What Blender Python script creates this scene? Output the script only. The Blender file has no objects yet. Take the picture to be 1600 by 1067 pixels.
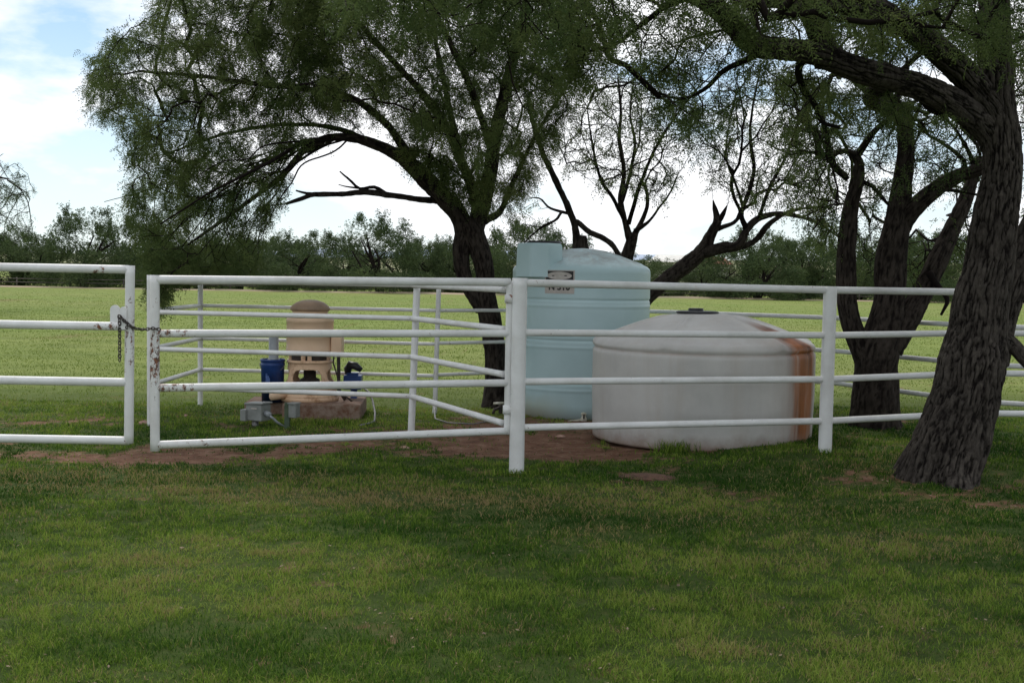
import bpy, math, numpy as np
from mathutils import Vector, Matrix
R = math.radians
sc = bpy.context.scene
col = sc.collection
rng = np.random.default_rng(7)

# ------------------------------------------------------------------ camera
F = 1750.0; EYE = 1.6
pitch = math.atan(101.5/F); roll = R(1.0)
fw = np.array([0, math.cos(pitch), -math.sin(pitch)])
u0 = np.array([0, math.sin(pitch), math.cos(pitch)]); r0 = np.array([1.0, 0, 0])
rt = r0*math.cos(roll)+u0*math.sin(roll); up = u0*math.cos(roll)-r0*math.sin(roll)
cam_d = bpy.data.cameras.new('camera'); cam = bpy.data.objects.new('camera', cam_d); col.objects.link(cam)
cam_d.lens = 36*F/1600; cam_d.sensor_width = 36; cam_d.clip_end = 20000; cam_d.clip_start = 0.05
m = Matrix(((rt[0], up[0], -fw[0], 0), (rt[1], up[1], -fw[1], 0), (rt[2], up[2], -fw[2], EYE), (0, 0, 0, 1)))
cam.matrix_world = m
sc.camera = cam

# ------------------------------------------------------------------ world, sun, exposure
SUN_EL, SUN_AZ = R(51), R(-22)          # azimuth measured from +Y towards +X
w = bpy.data.worlds.new('World'); sc.world = w; w.use_nodes = True
nt = w.node_tree; N = nt.nodes; L = nt.links
N.clear()
out = N.new('ShaderNodeOutputWorld'); bg = N.new('ShaderNodeBackground'); L.new(bg.outputs[0], out.inputs[0])
bg.inputs[1].default_value = 0.12
sky = N.new('ShaderNodeTexSky'); sky.sky_type = 'NISHITA'; sky.sun_disc = False
sky.sun_elevation = SUN_EL; sky.sun_rotation = SUN_AZ; sky.dust_density = 0.4; sky.ozone_density = 1.2
tc = N.new('ShaderNodeTexCoord')
mp = N.new('ShaderNodeMapping'); mp.inputs['Scale'].default_value = (1.0, 1.0, 2.6); mp.inputs['Location'].default_value = (4.2, 0.7, 1.9)
L.new(tc.outputs['Generated'], mp.inputs[0])
ns = N.new('ShaderNodeTexNoise'); ns.inputs['Scale'].default_value = 3.2; ns.inputs['Detail'].default_value = 9; ns.inputs['Roughness'].default_value = 0.55
L.new(mp.outputs[0], ns.inputs['Vector'])
rp = N.new('ShaderNodeValToRGB'); rp.color_ramp.elements[0].position = 0.38; rp.color_ramp.elements[1].position = 0.52
L.new(ns.outputs['Fac'], rp.inputs[0])
sep = N.new('ShaderNodeSeparateXYZ'); L.new(tc.outputs['Generated'], sep.inputs[0])
hz = N.new('ShaderNodeMapRange'); hz.inputs['From Min'].default_value = 0.0; hz.inputs['From Max'].default_value = 0.22
hz.inputs['To Min'].default_value = 0.75; hz.inputs['To Max'].default_value = 0.2
L.new(sep.outputs['Z'], hz.inputs['Value'])
mx = N.new('ShaderNodeMath'); mx.operation = 'MAXIMUM'; L.new(rp.outputs[0], mx.inputs[0]); L.new(hz.outputs[0], mx.inputs[1])
mix = N.new('ShaderNodeMix'); mix.data_type = 'RGBA'
tint_ = N.new('ShaderNodeMix'); tint_.data_type = 'RGBA'; tint_.blend_type = 'MULTIPLY'; tint_.inputs[0].default_value = 1; L.new(sky.outputs[0], tint_.inputs[6]); tint_.inputs[7].default_value = (0.56, 0.78, 0.88, 1)
L.new(mx.outputs[0], mix.inputs[0]); L.new(tint_.outputs[2], mix.inputs[6]); crp = N.new('ShaderNodeValToRGB'); crp.color_ramp.elements[0].position = 0.42; crp.color_ramp.elements[0].color = (8.5, 8.8, 9.2, 1); crp.color_ramp.elements[1].position = 0.6; crp.color_ramp.elements[1].color = (9.4, 9.5, 9.7, 1); L.new(ns.outputs['Fac'], crp.inputs[0]); L.new(crp.outputs[0], mix.inputs[7])
L.new(mix.outputs[2], bg.inputs[0])
sd = bpy.data.lights.new('sun', 'SUN'); sd.energy = 2.2; sd.angle = R(7); sd.color = (1, 0.95, 0.87)
sun = bpy.data.objects.new('sun', sd); col.objects.link(sun)
sdir = Vector((math.sin(SUN_AZ)*math.cos(SUN_EL), math.cos(SUN_AZ)*math.cos(SUN_EL), math.sin(SUN_EL)))
sun.rotation_euler = (-sdir).to_track_quat('-Z', 'Y').to_euler()
sun.location = sdir*40
sc.view_settings.view_transform = 'Standard'; sc.view_settings.look = 'None'
sc.view_settings.gamma = 1; sc.view_settings.exposure = 0.12
sc.render.resolution_x = 1024; sc.render.resolution_y = 682
sc.render.engine = 'CYCLES'
sc.cycles.max_bounces = 6; sc.cycles.diffuse_bounces = 3; sc.cycles.transparent_max_bounces = 4

# ------------------------------------------------------------------ geometry helpers
def ray(px, py):
    return fw + rt*(px-800)/F - up*(py-533.5)/F
def P(px, py, Y):                       # world point at distance Y seen in direction of a photo pixel
    d = ray(px, py); return np.array([0, 0, EYE]) + d*(Y/d[1])
def G(px, py, z=0.0):
    d = ray(px, py); return np.array([0, 0, EYE]) + d*((z-EYE)/d[2])
def sstep(a, b, x):
    t = np.clip((np.asarray(x, float)-a)/(b-a), 0, 1); return t*t*(3-2*t)

def _h(i, j, k, s):
    n = (i*374761393 + j*668265263 + k*2147483647 + s*1274126177) & 0xffffffff
    n = ((n ^ (n >> 13))*1274126177) & 0xffffffff
    return ((n ^ (n >> 16)) & 0xffff)/65535.0
def vnoise(x, y, z, s=0):
    x = np.asarray(x, float); y = np.asarray(y, float)+0*x; z = np.asarray(z, float)+0*x
    i = np.floor(x).astype(np.int64); j = np.floor(y).astype(np.int64); k = np.floor(z).astype(np.int64)
    fx, fy, fz = x-i, y-j, z-k
    fx = fx*fx*(3-2*fx); fy = fy*fy*(3-2*fy); fz = fz*fz*(3-2*fz)
    r = 0
    for a in (0, 1):
        for b in (0, 1):
            for c in (0, 1):
                wgt = (fx if a else 1-fx)*(fy if b else 1-fy)*(fz if c else 1-fz)
                r = r + wgt*_h(i+a, j+b, k+c, s)
    return r
def fbm(x, y, z=0.0, o=4, s=0):
    r = 0; a = 0.5; t = 0
    for q in range(o):
        r = r + a*vnoise(np.asarray(x)*2**q, np.asarray(y)*2**q, np.asarray(z)*2**q, s+q); t += a; a *= 0.5
    return r/t

class MB:
    def __init__(s): s.v = []; s.l = []; s.s = []; s.n = 0; s.a = []
    def add(s, v, f, a=0.0):
        v = np.asarray(v, float).reshape(-1, 3); f = np.asarray(f, int)
        s.v.append(v); s.l.append((f+s.n).ravel()); s.s.append(np.full(len(f), f.shape[1]))
        s.a.append(np.broadcast_to(np.asarray(a, float), (len(v),))); s.n += len(v); return s
    def tube(s, path, rad, n=8, a=0.0, cap=True, jit=None):
        p = np.asarray(path, float); m_ = len(p); rad = np.broadcast_to(np.asarray(rad, float), (m_,))
        t = np.gradient(p, axis=0); t /= np.linalg.norm(t, axis=1)[:, None]+1e-12
        nn = np.cross(t[0], [0, 0, 1.0])
        if np.linalg.norm(nn) < 0.1: nn = np.cross(t[0], [0, 1.0, 0])
        nn /= np.linalg.norm(nn); NN = [nn]
        for i in range(1, m_):
            nn = nn - t[i]*np.dot(nn, t[i]); nn = nn/(np.linalg.norm(nn)+1e-12); NN.append(nn)
        NN = np.array(NN); BB = np.cross(t, NN)
        th = np.linspace(0, 2*np.pi, n, endpoint=False)
        rr = rad[:, None]*np.ones(n)
        if jit is not None:
            jm, jh = jit(p, th, rad); rr = rr*jm
        v = p[:, None]+rr[..., None]*(np.cos(th)[None, :, None]*NN[:, None]+np.sin(th)[None, :, None]*BB[:, None])
        i = np.arange(m_-1)[:, None]*n; j = np.arange(n)[None]; j2 = (j+1) % n
        f = np.stack([i+j, i+j2, i+n+j2, i+n+j], -1).reshape(-1, 4)
        av = np.repeat(np.broadcast_to(np.asarray(a, float), (m_,)), n) if jit is None else jh.ravel()
        s.add(v, f, av)
        if cap:
            base = s.n-m_*n
            s.l.append(base+np.arange(n)[::-1]); s.s.append(np.array([n]))
            s.l.append(base+(m_-1)*n+np.arange(n)); s.s.append(np.array([n]))
        return s
    def pipe(s, a, b, r, n=14, wear=None, seg=None):
        a = np.asarray(a, float); b = np.asarray(b, float)
        k = seg or max(2, int(np.linalg.norm(b-a)/0.06))
        t = np.linspace(0, 1, k)[:, None]
        wv = wear(t[:, 0]) if wear else 0.0
        return s.tube(a+(b-a)*t, r, n, wv)
    def box(s, c, size, rz=0.0, a=0.0, tilt=0.0):
        h = np.asarray(size, float)/2
        v = np.array([[x, y, z] for x in (-1, 1) for y in (-1, 1) for z in (-1, 1)])*h
        if tilt:
            ct, st = math.cos(tilt), math.sin(tilt); v = v @ np.array([[ct, 0, -st], [0, 1, 0], [st, 0, ct]]).T
        cz, sz = math.cos(rz), math.sin(rz); v = v @ np.array([[cz, -sz, 0], [sz, cz, 0], [0, 0, 1]]).T
        f = [[0, 1, 3, 2], [4, 6, 7, 5], [0, 4, 5, 1], [2, 3, 7, 6], [0, 2, 6, 4], [1, 5, 7, 3]]
        return s.add(v+np.asarray(c, float), f, a)
    def lathe(s, c, prof, n=48, a=None, keep=None, fn=None):
        pr = np.asarray(prof, float); m_ = len(pr); th = np.linspace(0, 2*np.pi, n, endpoint=False)
        rr = pr[:, 0][:, None]*np.ones(n); zz = pr[:, 1][:, None]*np.ones(n); tt = th[None]*np.ones((m_, 1))
        if fn is not None: rr, zz = fn(rr, zz, tt)
        v = np.stack([rr*np.cos(tt), rr*np.sin(tt), zz], -1)
        i = np.arange(m_-1)[:, None]; j = np.arange(n)[None]; j2 = (j+1) % n
        f = np.stack([i*n+j, i*n+j2, (i+1)*n+j2, (i+1)*n+j], -1)
        if keep is not None:
            mk = keep(0.5*(zz[:-1]+zz[1:]), tt[:-1]+np.pi/n); f = f[mk]
        else: f = f.reshape(-1, 4)
        av = a(rr, zz, tt).ravel() if a is not None else 0.0
        return s.add(v.reshape(-1, 3)+np.asarray(c, float), f, av)

def mesh_obj(name, mb, mat, parent=None, base=None, smooth=True, attr=None):
    V = np.concatenate(mb.v); Lp = np.concatenate(mb.l); S = np.concatenate(mb.s)
    if parent is not None:
        pw = Vector((0, 0, 0)); q = parent
        while q is not None: pw += q.location; q = q.parent
        off = np.array(pw)
    else: off = np.zeros(3) if base is None else np.asarray(base, float)
    me = bpy.data.meshes.new(name)
    me.vertices.add(len(V)); me.vertices.foreach_set('co', (V-off).ravel())
    me.loops.add(len(Lp)); me.loops.foreach_set('vertex_index', Lp.astype(np.int32))
    me.polygons.add(len(S)); st = np.concatenate([[0], np.cumsum(S)[:-1]])
    me.polygons.foreach_set('loop_start', st.astype(np.int32)); me.polygons.foreach_set('loop_total', S.astype(np.int32))
    me.polygons.foreach_set('use_smooth', np.full(len(S), smooth))
    if attr:
        at = me.attributes.new(attr, 'FLOAT', 'POINT'); at.data.foreach_set('value', np.concatenate(mb.a).astype(np.float32))
    me.update(calc_edges=True)
    me.materials.append(mat)
    o = bpy.data.objects.new(name, me); col.objects.link(o)
    if parent is not None: o.parent = parent
    else: o.location = Vector([float(t) for t in off])
    return o
def tag(o, label=None, cat=None, group=None, kind=None):
    if label: o['label'] = label
    if cat: o['category'] = cat
    if group: o['group'] = group
    if kind: o['kind'] = kind
    return o
def thing(name, loc, label, cat, group=None):
    o = bpy.data.objects.new(name, None); o.empty_display_size = 0.1; col.objects.link(o)
    o.location = Vector([float(t) for t in loc]); return tag(o, label, cat, group)
def bev(o, wd=0.006, seg=2):
    b = o.modifiers.new('bevel', 'BEVEL'); b.width = wd; b.segments = seg; b.limit_method = 'ANGLE'
    for p in o.data.polygons: p.use_smooth = False
    return o
def copy_tree(o, parent=None):
    c = o.copy(); col.objects.link(c)
    if parent is not None: c.parent = parent
    for ch in [x for x in bpy.data.objects if x.parent == o]: copy_tree(ch, c)
    return c

# ------------------------------------------------------------------ materials
class M_:
    def __init__(s, name, rough=0.7, spec=0.5, metal=0.0):
        s.m = bpy.data.materials.new(name); s.m.use_nodes = True; s.t = s.m.node_tree; s.N = s.t.nodes; s.L = s.t.links
        s.b = s.N['Principled BSDF']; s.b.inputs['Roughness'].default_value = rough
        s.b.inputs['Specular IOR Level'].default_value = spec; s.b.inputs['Metallic'].default_value = metal
        s.tc = s.N.new('ShaderNodeTexCoord')
    def noise(s, scale, detail=4, rough=0.55, stretch=(1, 1, 1)):
        mp = s.N.new('ShaderNodeMapping'); mp.inputs['Scale'].default_value = stretch
        s.L.new(s.tc.outputs['Object'], mp.inputs[0])
        n = s.N.new('ShaderNodeTexNoise'); n.inputs['Scale'].default_value = scale; n.inputs['Detail'].default_value = detail
        n.inputs['Roughness'].default_value = rough; s.L.new(mp.outputs[0], n.inputs['Vector']); return n.outputs['Fac']
    def attr(s, name):
        a = s.N.new('ShaderNodeAttribute'); a.attribute_name = name; return a.outputs['Fac']
    def ramp(s, fac, stops):
        r = s.N.new('ShaderNodeValToRGB'); e = r.color_ramp.elements
        while len(e) < len(stops): e.new(0.5)
        for k, (p_, c) in enumerate(stops):
            e[k].position = p_; e[k].color = (*c, 1) if len(c) == 3 else c
        s.L.new(fac, r.inputs[0]); return r.outputs[0]
    def mix(s, fac, a, b, blend='MIX'):
        x = s.N.new('ShaderNodeMix'); x.data_type = 'RGBA'; x.blend_type = blend
        for sock, v in ((x.inputs[0], fac), (x.inputs[6], a), (x.inputs[7], b)):
            if isinstance(v, (int, float)): sock.default_value = v
            elif isinstance(v, tuple): sock.default_value = (*v, 1)
            else: s.L.new(v, sock)
        return x.outputs[2]
    def math(s, op, a, b=0.0, clamp=False):
        x = s.N.new('ShaderNodeMath'); x.operation = op; x.use_clamp = clamp
        for sock, v in ((x.inputs[0], a), (x.inputs[1], b)):
            if isinstance(v, (int, float)): sock.default_value = v
            else: s.L.new(v, sock)
        return x.outputs[0]
    def color(s, c):
        if isinstance(c, tuple): s.b.inputs['Base Color'].default_value = (*c, 1)
        else: s.L.new(c, s.b.inputs['Base Color'])
        return s
    def rough(s, c): s.L.new(c, s.b.inputs['Roughness']); return s
    def bump(s, h, strength=0.4, dist=0.01):
        b = s.N.new('ShaderNodeBump'); b.inputs['Strength'].default_value = strength; b.inputs['Distance'].default_value = dist
        s.L.new(h, b.inputs['Height']); s.L.new(b.outputs[0], s.b.inputs['Normal']); return s
def simple(name, c1, c2=None, scale=8, rough=0.7, bump=0.0, bs=30, metal=0.0, spec=0.4):
    k = M_(name, rough, spec, metal)
    if c2: k.color(k.ramp(k.noise(scale, 5), [(0.35, c1), (0.65, c2)]))
    else: k.color(c1)
    if bump: k.bump(k.noise(bs, 4), bump, 0.01)
    return k.m

# painted pipe: white, faint grime, chips of rust where the wear attribute is high
k = M_('white_pipe_paint', 0.45, 0.4)
wr = k.attr('wear')
grime = k.ramp(k.noise(3.0, 6, 0.65), [(0.3, (0.60, 0.59, 0.57)), (0.6, (0.74, 0.74, 0.73))])
chip = k.noise(26, 6, 0.75, (1, 1, 0.7))
th_ = k.math('ADD', chip, k.math('MULTIPLY', wr, 0.21))
chm = k.math('MULTIPLY', k.math('SUBTRACT', th_, 0.685), 18, True)
smear = k.math('MULTIPLY', k.math('SUBTRACT', k.math('ADD', k.noise(7, 5, 0.7), k.math('MULTIPLY', wr, 0.2)), 0.66), 2.5, True)
c = k.mix(smear, grime, (0.50, 0.40, 0.32))
c = k.mix(chm, c, k.ramp(k.noise(60, 3), [(0.4, (0.06, 0.035, 0.025)), (0.6, (0.25, 0.10, 0.05))]))
k.color(c); k.bump(k.math('ADD', k.math('MULTIPLY', chm, -0.6), k.math('MULTIPLY', k.noise(90, 3), 0.25)), 0.3, 0.004)
M_PIPE = k.m
M_STEEL = simple('dull_galvanised_steel', (0.12, 0.12, 0.12), (0.26, 0.25, 0.24), 40, 0.5, 0.2, 80, 0.6)
M_CHAIN = simple('weathered_chain_steel', (0.035, 0.03, 0.028), (0.12, 0.10, 0.09), 60, 0.5, 0.2, 80, 0.5)
M_GREY = simple('grey_enamel', (0.19, 0.20, 0.19), (0.27, 0.28, 0.27), 10, 0.5, 0.1)
M_PVC = simple('grey_plastic_pipe', (0.24, 0.26, 0.27), (0.34, 0.36, 0.38), 6, 0.45)
M_GREENPOST = simple('green_painted_steel', (0.05, 0.08, 0.05), (0.09, 0.12, 0.07), 12, 0.6)
M_BLACK = simple('black_plastic', (0.012, 0.013, 0.016), (0.025, 0.026, 0.03), 20, 0.4)
M_BLUE = simple('blue_plastic', (0.008, 0.03, 0.13), (0.02, 0.06, 0.22), 9, 0.4)
M_BRASS = simple('pale_plastic_fitting', (0.45, 0.42, 0.32), (0.62, 0.60, 0.52), 15, 0.5)
k = M_('tan_enamel', 0.5, 0.4)
k.color(k.mix(k.math('MULTIPLY', k.math('SUBTRACT', k.noise(9, 6, 0.7), 0.52), 5, True), (0.68, 0.46, 0.30), (0.34, 0.17, 0.08))); k.bump(k.noise(60, 3), 0.1, 0.003)
M_TAN2 = k.m
M_TAN = simple('tan_motor_paint', (0.68, 0.47, 0.31), (0.76, 0.54, 0.37), 4, 0.5, 0.08, 40)
M_CAP = simple('weathered_tan_cap', (0.24, 0.17, 0.12), (0.38, 0.26, 0.17), 6, 0.6, 0.1)
M_DARKIRON = simple('dark_iron', (0.02, 0.017, 0.015), (0.06, 0.04, 0.03), 20, 0.7)
k = M_('stained_concrete', 0.9, 0.2)
k.color(k.mix(k.ramp(k.noise(14, 6, 0.7), [(0.4, (0, 0, 0)), (0.65, (1, 1, 1))]), (0.26, 0.19, 0.15), (0.15, 0.075, 0.045))); k.bump(k.noise(40, 5), 0.5, 0.01)
M_CONC = k.m

def leafmat(name, cols, transl=0.35):
    k = M_(name, 0.75, 0.12)
    c = k.ramp(k.attr('tint'), [(i/(len(cols)-1), cc) for i, cc in enumerate(cols)])
    k.color(c)
    tr = k.N.new('ShaderNodeBsdfTranslucent'); k.L.new(c, tr.inputs[0])
    ms = k.N.new('ShaderNodeMixShader'); ms.inputs[0].default_value = transl
    o = k.N['Material Output']; k.L.new(k.b.outputs[0], ms.inputs[1]); k.L.new(tr.outputs[0], ms.inputs[2]); k.L.new(ms.outputs[0], o.inputs[0])
    return k.m
M_LEAF = leafmat('mesquite_leaves', [(0.042, 0.072, 0.022), (0.08, 0.115, 0.036), (0.13, 0.165, 0.052), (0.20, 0.215, 0.072)])
M_LEAF_FAR = leafmat('far_mesquite_leaves', [(0.035, 0.06, 0.024), (0.065, 0.095, 0.038), (0.10, 0.135, 0.05), (0.15, 0.175, 0.07)], 0.2)
M_PAST = leafmat('pasture_blades', [(0.05, 0.10, 0.016), (0.11, 0.17, 0.028), (0.20, 0.26, 0.055), (0.27, 0.25, 0.10)], 0.3)
M_GRASS = leafmat('lawn_grass', [(0.022, 0.072, 0.008), (0.09, 0.165, 0.018), (0.235, 0.33, 0.048), (0.28, 0.25, 0.09), (0.32, 0.22, 0.12)], 0.3)

def barkmat(name, d, l_, sc_=9, st=(1, 1, 0.35), bs=0.9, dist=0.02):
    k = M_(name, 0.95, 0.1)
    n1 = k.noise(sc_, 7, 0.7, st)
    n1 = k.math('ADD', k.math('MULTIPLY', n1, 0.65), k.math('MULTIPLY', k.attr('plate'), 0.22 if 'furrowed' in name else 0.1))  # plate height darkens cracks in colour too: part bark tone, part painted crevice shade
    k.color(k.mix(k.ramp(k.noise(2.2, 3), [(0.4, (0, 0, 0)), (0.65, (1, 1, 1))]), k.ramp(n1, [(0.38, d), (0.62, l_)]), k.ramp(n1, [(0.38, tuple(t*0.8 for t in d)), (0.62, tuple(t*1.3 for t in l_))])))
    k.bump(n1, bs, dist); return k.m
M_BARK = barkmat('furrowed_bark', (0.010, 0.008, 0.007), (0.070, 0.060, 0.051), 38, (1, 1, 0.4), 0.7, 0.012)
M_BARKD = barkmat('furrowed_dark_bark', (0.012, 0.009, 0.008), (0.05, 0.041, 0.034), 24, (1, 1, 0.4), 0.7, 0.012)
M_BARK2 = barkmat('dark_branch_bark', (0.016, 0.012, 0.010), (0.048, 0.038, 0.03), 16, (1, 1, 0.5))

# ------------------------------------------------------------------ terrain
def zt(x, y):
    x = np.asarray(x, float); y = np.asarray(y, float)
    z = 0.10*sstep(0.6, 2.6, x)*sstep(8.2, 9.8, y)*(1-sstep(13, 22, y))
    z = z+0.05*np.exp(-(((x-G(1010, 742)[0])/0.26)**2+((y-G(1010, 742)[1])/0.3)**2))*0.0
    z = z+0.03*(fbm(x*0.7+9, y*0.7+3, 0, 3, 5)-0.5)
    return z
def Gt(px, py):
    z = 0.0
    for _ in range(4):
        g = G(px, py, z); z = float(zt(g[0], g[1]))
    return g
def onground(p): return np.array([p[0], p[1], float(zt(p[0], p[1]))])
DIRT = [(760, 668, 1.2, 0.6, 1.0), (1060, 712, 0.5, 0.25, 0.8), (500, 705, 1.2, 0.35, 0.85), (640, 705, 0.9, 0.4, 0.95), (1000, 705, 0.7, 0.4, 0.9), (230, 715, 1.0, 0.42, 1.0), (100, 690, 0.9, 0.6, 0.45), (330, 705, 1.0, 0.35, 0.75), (560, 695, 1.2, 0.5, 0.85), (700, 685, 1.1, 0.75, 1.25), (620, 680, 1.2, 0.6, 0.9), (150, 712, 1.0, 0.35, 0.85), (420, 712, 0.9, 0.28, 0.8), (900, 705, 1.2, 0.6, 1.25), (790, 705, 0.9, 0.5, 1.0), (660, 672, 0.8, 0.6, 0.9),
        (860, 690, 0.9, 0.8, 1.3), (960, 700, 0.7, 0.55, 1.1), (1010, 742, 0.34, 0.28, 0.75), (780, 680, 0.9, 0.5, 0.7), (1490, 768, 0.8, 0.6, 0.62), (1570, 790, 0.6, 0.4, 0.6),
        (40, 655, 1.5, 0.6, 0.55), (870, 665, 1.0, 0.9, 1.0), (1330, 668, 0.9, 0.7, 0.6), (820, 730, 0.5, 0.35, 0.4), (560, 650, 0.5, 0.8, 0.5), (380, 665, 0.6, 0.5, 0.4), (1180, 770, 0.8, 0.4, 0.45), (1380, 700, 0.8, 0.6, 0.4)]
DRY = [(250, 745, 2.2, 0.3, 0.6), (900, 770, 2.2, 0.3, 0.55), (600, 780, 1.5, 0.30, 1.25), (700, 775, 1.2, 0.35, 0.8), (350, 768, 1.8, 0.22, 0.8), (930, 830, 0.35, 0.18, 0.7), (1170, 1015, 0.28, 0.12, 0.6), (900, 850, 0.5, 0.2, 0.4), (640, 880, 0.5, 0.2, 0.35), (1120, 800, 1.4, 0.5, 0.45), (1380, 850, 1.0, 0.5, 0.45), (620, 690, 0.6, 0.4, 0.5), (1500, 960, 0.6, 0.3, 0.25), (650, 975, 0.6, 0.2, 0.3), (80, 800, 1.0, 0.3, 0.3), (1330, 740, 0.8, 0.5, 0.35)]
_D = [(G(a, b)[:2], c_, d_, e_) for a, b, c_, d_, e_ in DIRT]; _Y = [(G(a, b)[:2], c_, d_, e_) for a, b, c_, d_, e_ in DRY]
def masks(x, y):
    x = np.asarray(x, float); y = np.asarray(y, float)
    d = 0*x; e = 0*x
    for g, a, b, s_ in _D: d = np.maximum(d, s_*np.exp(-(((x-g[0])/a)**2+((y-g[1])/b)**2)*0.8))
    for g, a, b, s_ in _Y: e = np.maximum(e, s_*np.exp(-(((x-g[0])/a)**2+((y-g[1])/b)**2)*0.8))
    n = fbm(x*2.2, y*2.2, 0, 5, 11); n2 = fbm(x*9, y*9, 0, 3, 31)
    n3 = fbm(x*24, y*30, 0, 3, 41)
    dirt = sstep(0.40, 0.85, d+(n-0.5)*1.3+(n2-0.5)*0.9+(n3-0.5)*0.8)
    dry = np.clip(e*1.0+(fbm(x*1.3+5, y*1.9+2, 0, 4, 51)-0.56)*0.7+(n2-0.5)*0.5+(n3-0.5)*0.4, 0, 1)
    return dirt, dry
def axis(fine_lo, fine_hi, st, lo, hi, g=1.12):
    a = list(np.arange(fine_lo, fine_hi, st)); s_ = st; v = a[-1]
    while v < hi: s_ *= g; v += s_; a.append(v)
    s_ = st; v = a[0]; b = []
    while v > lo: s_ *= g; v -= s_; b.append(v)
    return np.array(b[::-1]+a)
xs = axis(-6.5, 7.5, 0.05, -6000, 6000); ys = axis(3.2, 15.5, 0.05, -60, 9000)
X, Y = np.meshgrid(xs, ys); nx = len(xs); ny = len(ys)
Z = zt(X, Y)+0.02*(fbm(X*6, Y*6, 0, 3, 71)-0.5)*(np.abs(X) < 30)
dirt, dry = masks(X, Y)
Z = Z-0.004*dirt
gi = (np.arange(ny-1)[:, None]*nx+np.arange(nx-1)[None])
gf = np.stack([gi, gi+1, gi+nx+1, gi+nx], -1).reshape(-1, 4)
mb = MB().add(np.stack([X, Y, Z], -1), gf, (dirt+0.0).ravel())
k = M_('ground_soil_and_turf', 0.95, 0.1)
dirtc = k.ramp(k.noise(5, 8, 0.75), [(0.32, (0.085, 0.045, 0.028)), (0.5, (0.18, 0.095, 0.060)), (0.72, (0.32, 0.20, 0.14))])
geo = k.N.new('ShaderNodeSeparateXYZ'); k.L.new(k.tc.outputs['Object'], geo.inputs[0])
far = k.N.new('ShaderNodeMapRange'); far.inputs['From Min'].default_value = 12; far.inputs['From Max'].default_value = 17; k.L.new(geo.outputs['Y'], far.inputs['Value'])
near = k.ramp(k.noise(7, 6, 0.7), [(0.3, (0.035, 0.055, 0.012)), (0.55, (0.06, 0.09, 0.02)), (0.75, (0.12, 0.10, 0.045))])
field = k.ramp(k.noise(0.9, 9, 0.72, (0.45, 1.3, 1)), [(0.32, (0.095, 0.135, 0.03)), (0.5, (0.155, 0.205, 0.048)), (0.68, (0.23, 0.27, 0.075))])
big = k.noise(0.05, 4, 0.6, (0.5, 1.5, 1))
field = k.mix(k.ramp(big, [(0.42, (0, 0, 0)), (0.62, (0.55, 0.55, 0.55))]), field, (0.21, 0.22, 0.075))
c = k.mix(far.outputs[0], near, field)
c = k.mix(k.attr('dirt'), c, dirtc)
k.color(c); k.bump(k.math('ADD', k.noise(12, 8, 0.8), k.math('MULTIPLY', k.noise(1.2, 5, 0.6, (0.5, 1.4, 1)), 2.0)), 0.8, 0.04)
tag(mesh_obj('ground', mb, k.m, attr='dirt'), kind='structure')

# ------------------------------------------------------------------ grass blades
def blades(name, xy, hgt, wid, tint, lean, label, mat=M_GRASS):
    n = len(xy); z = zt(xy[:, 0], xy[:, 1])
    a = rng.uniform(0, 2*np.pi, n); d = np.stack([np.cos(a), np.sin(a), 0*a], -1)
    b = rng.uniform(0, 2*np.pi, n); l_ = np.stack([np.cos(b), np.sin(b), 0*b], -1)
    base = np.stack([xy[:, 0], xy[:, 1], z-0.004], -1); u_ = np.array([0, 0, 1.0])
    ln = (lean*rng.uniform(0.2, 1.6, n))[:, None]; h = hgt[:, None]; w_ = wid[:, None]
    mid = base+u_*h*0.6+l_*h*ln*0.35; tip = base+u_*h*(1-0.25*ln)+l_*h*ln
    v = np.stack([base-d*w_/2, base+d*w_/2, mid+d*w_*0.38, mid-d*w_*0.38, tip], 1).reshape(-1, 3)
    i = np.arange(n)[:, None]*5
    m_ = MB(); m_.v = [v]; m_.a = [np.repeat(tint, 5)]; m_.n = len(v)
    m_.l = [np.concatenate([(i+np.array([0, 1, 2, 3])), (i+np.array([3, 2, 4]))], 1).ravel()]
    m_.s = [np.tile([4, 3], n)]
    return tag(mesh_obj(name, m_, mat, attr='tint', base=(0, 8, 0)), label, 'grass', kind='stuff')
def sample_xy(n, y0, y1, spread, margin, pw=1.0):
    t = rng.uniform(0, 1, n)
    y = y0*(y1/y0)**t if pw == 1 else y0+(y1-y0)*t
    x = rng.uniform(-1, 1, n)*(spread*y+margin)
    return np.stack([x, y], -1)
tank_w = np.array([P(1099, 500, 11.13)[0], 11.13]); tank_b = np.array([P(907, 500, 13.42)[0], 13.42])
def clear(xy):
    return (np.hypot(*(xy-tank_w).T) > 1.08) & (np.hypot(*(xy-tank_b).T) > 0.83)
xy = sample_xy(800000, 3.2, 13.5, 0.50, 2.2); xy = xy[clear(xy)]
clump = fbm(xy[:, 0]*7, xy[:, 1]*7, 0, 3, 91)
dd, dy = masks(xy[:, 0], xy[:, 1])
shady = sstep(1.5, 4.5, xy[:, 0])*0.3
keep = rng.uniform(0, 1, len(xy)) < (1-np.minimum(dd, 0.97))*(0.35+1.1*sstep(0.3, 0.6, clump))*(1-0.35*dy)
xy, dy, clump, dd = xy[keep], dy[keep], clump[keep], dd[keep]
n = len(xy); dist = xy[:, 1]
tn = 0.33+0.95*(fbm(xy[:, 0]*1.1, xy[:, 1]*1.9, 0, 4, 17)-0.5)+0.5*(clump-0.5)-0.16*sstep(5.9, 7.3, xy[:, 1])*(1-sstep(10.5, 12, xy[:, 1]))-0.08*sstep(0.5, 3, xy[:, 0])+rng.normal(0, 0.13, n)  # fence band and right side tinted darker: canopy shade put into the blades
dead = rng.uniform(0, 1, n) < (0.03+0.8*dy); tn[dead] = rng.uniform(0.7, 1.0, dead.sum())
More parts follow.
